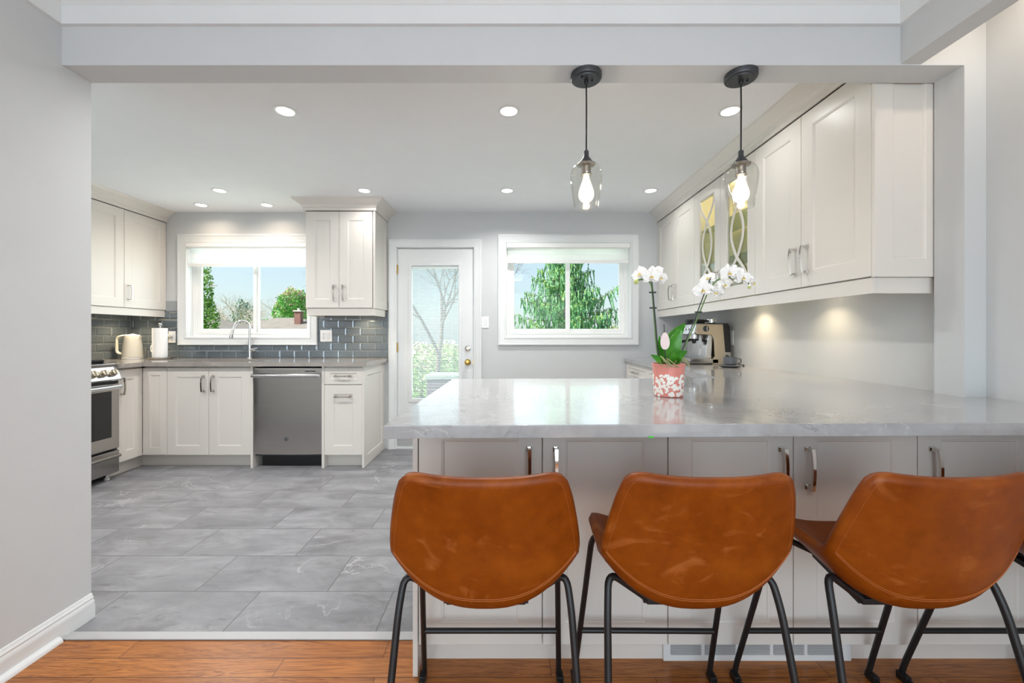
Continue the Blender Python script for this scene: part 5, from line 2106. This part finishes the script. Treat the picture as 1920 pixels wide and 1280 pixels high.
def weeping_spruce(X, Y, h):
    t = thing('weeping_spruce', 'big spruce with drooping branchlets filling the window right of the door', 'tree', (X, Y, GZ))
    b = BM(); tube(b, [(0, 0, 0), (0.03, 0, h * 0.5), (0, 0, h)], [0.15, 0.09, 0.02], 9)
    obj('trunk', b, 'bark', t)
    rnd = random.Random(8)
    nb, bb = BM(), BM()
    long_ones = [(2.75, -0.15, 1.55, 0.10, 0.42), (2.30, 0.1, 1.50, 0.0, 0.36), (3.0, 0.5, 1.1, 0.05, 0.3), (2.15, PI + 0.2, 1.7, -0.3, 0.2), (1.9, -0.3, 1.6, -0.2, 0.3)]
    for k in range(84):
        z = 0.5 + (h - 0.7) * (k / 83) ** 0.9
        fr = z / h
        a = k * 2.399 + rnd.uniform(-0.3, 0.3)
        ln = (1 - fr) ** 1.05 * 2.5 * rnd.uniform(0.65, 1.15) + 0.16
        c1, c2 = -0.30, 0.34
        if k < len(long_ones):
            z, a, ln, c1, c2 = long_ones[k]
        dr = Vector((math.cos(a), math.sin(a), 0))
        pts = []
        for i in range(9):
            s = i / 8
            pts.append(Vector((0, 0, z)) + dr * ln * s + Vector((0, 0, c1 * ln * s + c2 * ln * s * s)))
        tube(bb, pts, [0.018 * (1 - 0.85 * i / 8) for i in range(9)], 5, cap=False)
        m = int(ln * 26) + 5
        for q in range(m):
            s = 0.12 + 0.88 * q / (m - 1)
            i = min(7, int(s * 8))
            p = pts[i].lerp(pts[i + 1], s * 8 - i)
            hang = rnd.uniform(0.14, 0.48) * (0.65 + 0.5 * (1 - abs(s - 0.55)))
            sw = Vector((rnd.gauss(0, 0.10), rnd.gauss(0, 0.10), 0))
            off = dr.cross(Vector((0, 0, 1))) * rnd.gauss(0, 0.13)
            nseg = 7
            for j in range(nseg):
                f = (j + 0.5) / nseg
                c = p + off + sw * f * hang * 2 + Vector((0, 0, -hang * f))
                wdt = 0.027 * (1 - 0.5 * f)
                hh = hang / nseg * 0.75
                for w2 in range(3):
                    an = rnd.uniform(0, PI)
                    sd_ = Vector((math.cos(an), math.sin(an), 0))
                    vs = [nb.verts.new(c + Vector((0, 0, hh))), nb.verts.new(c + sd_ * wdt - Vector((0, 0, hh * 0.2))), nb.verts.new(c - Vector((0, 0, hh * 1.2))), nb.verts.new(c - sd_ * wdt - Vector((0, 0, hh * 0.2)))]
                    nb.faces.new(vs).material_index = 1 if (j < 2 and rnd.random() < 0.35) else 0
            # short needles along the branch itself
            for w2 in range(3):
                c = p + Vector((rnd.gauss(0, 0.03), rnd.gauss(0, 0.03), rnd.uniform(-0.01, 0.04)))
                an = rnd.uniform(0, 2 * PI)
                e1 = Vector((math.cos(an), math.sin(an), 0.4)) * 0.05
                e2 = Vector((-math.sin(an), math.cos(an), 0.0)) * 0.018
                nb.faces.new([nb.verts.new(c + e1), nb.verts.new(c + e2), nb.verts.new(c - e1 * 0.3), nb.verts.new(c - e2)]).material_index = 1 if rnd.random() < 0.5 else 0
    obj('branches', bb, 'bark', t, smooth=80)
    obj('drooping_needles', nb, ['spruce', 'spruce_tip'], t, smooth=0)
    return t


c = px(1058, 600, 10.5)
weeping_spruce(c.x, 10.5, 4.9)
c = px(985, 600, 13.5)
bare_tree('thin bare tree rising left of the big spruce', c.x - 0.2, 13.5, 5.6, 6, 'bark', 0.42, 0.05, 4)
for i, (x, Y, r, mt, lab) in enumerate([(965, 14.5, 1.25, ['shrub', 'green_leaf'], 'light green shrub low behind the left pane of the window beside the door'),
                                        (1010, 16.5, 1.3, ['shrub', 'spruce_tip'], 'yellow-green shrub behind the trunk of the big spruce'),
                                        (1150, 13.0, 1.05, ['blossom', 'shrub'], 'pale pink blossoming shrub behind the right pane of the window beside the door'),
                                        (1100, 19.0, 1.4, ['shrub', 'green_leaf'], 'green shrub behind the right branches of the big spruce')]):
    c = px(x, 620, Y)
    leafy_tree(lab, c.x, Y, 1.6, [((0, 0, 1.25 + 0.3), (r, r, 1.05)), ((0.5, 0.1, 1.0), (r * 0.7, r * 0.7, 0.85))], 2600, 0.06, mt, 'shrub', 0.05, 'shrub')
# view through the sink window
c = px(382, 600, 13)
leafy_tree('tall columnar green cedar at the left edge of the sink window', c.x, 13, 3.9,
           [((0, 0, 1.2), (0.55, 0.55, 1.2)), ((0, 0, 2.4), (0.45, 0.45, 1.2)), ((-0.05, 0, 3.5), (0.34, 0.34, 1.1))], 5200, 0.055, ['cedar', 'spruce_tip'], 'tree', 0.1, 'cedar')
c = px(548, 600, 34)
leafy_tree('round green tree with pinkish top leaves behind the chimney', c.x, 34, 5.5,
           [((0.1, 0, 4.7), (1.45, 1.4, 1.45)), ((-0.75, 0, 4.0), (0.9, 0.9, 1.1)), ((0.9, 0.2, 4.3), (1.1, 1.1, 1.3))], 7500, 0.09, ['green_leaf', 'pink_leaf'], 'tree', 0.2)
c = px(503, 600, 30)
leafy_tree('small dark green bush above the neighbouring roof', c.x, 30, 3.0, [((0, 0, 2.55), (0.75, 0.7, 0.75))], 1500, 0.07, ['green_leaf'], 'shrub', 0.08, 'shrub')
c = px(452, 600, 36)
leafy_tree('bluish fir behind the bare trees in the sink window', c.x, 36, 5.6,
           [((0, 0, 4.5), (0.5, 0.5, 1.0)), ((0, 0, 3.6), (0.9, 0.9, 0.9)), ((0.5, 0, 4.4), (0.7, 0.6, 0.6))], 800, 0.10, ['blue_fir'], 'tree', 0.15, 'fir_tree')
for i, (x, Y, h, sd2, lab) in enumerate([(415, 26, 4.2, 31, 'leftmost grey bare tree in the sink window'), (440, 38, 5.3, 32, 'second grey bare tree from the left in the sink window'),
                                        (466, 31, 4.7, 33, 'grey bare tree just left of the sink window mullion'), (492, 43, 6.3, 34, 'pale bare tree just right of the sink window mullion')]):
    c = px(x, 600, Y)
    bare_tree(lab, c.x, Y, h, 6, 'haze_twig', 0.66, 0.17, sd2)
# neighbours' low houses
def house(label, X, Y, wx, wy, eave, ridge, chim=None, ridge_half=0.0):
    t = thing('house', label, 'house', (X, Y, GZ))
    b = BM(); box(b, -wx + 0.3, wx - 0.3, -wy + 0.3, wy - 0.3, 0, eave - GZ)
    obj('house_walls', b, 'siding', t, smooth=0)
    b = BM()
    e, r = eave - GZ, ridge - GZ
    base = [b.verts.new(p) for p in ((-wx, -wy, e), (wx, -wy, e), (wx, wy, e), (-wx, wy, e))]
    a1, a2 = b.verts.new((-ridge_half, 0, r)), b.verts.new((ridge_half, 0, r)) if ridge_half else None
    if ridge_half:
        b.faces.new((base[0], base[1], a2, a1)); b.faces.new((base[1], base[2], a2)); b.faces.new((base[2], base[3], a1, a2)); b.faces.new((base[3], base[0], a1))
    else:
        for i in range(4):
            b.faces.new((base[i], base[(i + 1) % 4], a1))
    b.faces.new(base[::-1])
    obj('roof', b, 'shingle', t, smooth=0)
    if chim:
        b = BM(); box(b, chim[0] - 0.17, chim[0] + 0.17, chim[1] - 0.17, chim[1] + 0.17, r - 0.6, r + chim[2])
        ch = obj('chimney', b, 'brick', t, smooth=0)
        b = BM(); box(b, chim[0] - 0.22, chim[0] + 0.22, chim[1] - 0.22, chim[1] + 0.22, r + chim[2], r + chim[2] + 0.07); lathe(b, [(0.07, r + chim[2] + 0.07), (0.07, r + chim[2] + 0.2)], (chim[0], chim[1], 0), 10)
        obj('chimney_cap', b, 'siding', ch, smooth=0)
    return t


c = px(522, 596, 24)
house('low house with a pale hipped roof and brick chimney in the sink window', c.x + 0.6, 24, 3.4, 2.6, 1.12, c.z + 0.02, (1.05, -0.9, 0.30), 0.7)
c = px(352, 592, 17)
house('low house whose pale roof slopes in at the left of the sink window', c.x, 17, 2.8, 2.0, 1.28, c.z + 0.12, None, 0.0)
c = px(581, 607, 12)
leafy_tree('small orange-tinged shrub at the right edge of the sink window', c.x, 12, 2.2, [((0, 0, 1.9), (0.28, 0.3, 0.45))], 700, 0.04, ['pink_leaf', 'shrub'], 'shrub', 0.03, 'shrub')
b = BM(); tube(b, [(0, 0, 0), (0, 0, 7.0)], 0.05, 8); box(b, -0.5, 0.5, -0.03, 0.03, 6.6, 6.7)
c = px(397, 600, 38)
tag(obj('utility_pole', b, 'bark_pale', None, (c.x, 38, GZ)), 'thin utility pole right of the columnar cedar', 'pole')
# view through the glazed door
c = px(822, 600, 9)
bare_tree('bare tree with upright limbs seen through the door blinds', c.x, 9, 5.2, 6, 'bark', 0.5, 0.075, 9, lean=(-0.05, 0))
for i, (x, Y, r, lab) in enumerate([(790, 14, 1.2, 'green shrub at left behind the glazed door'), (850, 17.5, 1.4, 'green shrub at right behind the glazed door')]):
    c = px(x, 620, Y)
    leafy_tree(lab, c.x, Y, 1.6, [((0, 0, 1.0), (r, r, 1.0))], 1500, 0.08, ['shrub', 'blossom'], 'shrub', 0.05, 'shrub')
sh = thing('storage_box', 'low grey-violet storage box outside the glazed door', 'box', (-0.95, 6.2, GZ + 0.888))
b = BM(); box(b, -0.22, 0.40, -0.25, 0.25, 0.0, 0.62, 0.01)
for i in range(6):
    box(b, -0.222, 0.402, -0.256, -0.25, 0.02 + i * 0.1, 0.105 + i * 0.1)
obj('body', b, 'shed', sh)
b = BM(); box(b, -0.25, 0.43, -0.28, 0.28, 0.62, 0.68, 0.01)
obj('lid', b, 'tarp', sh)
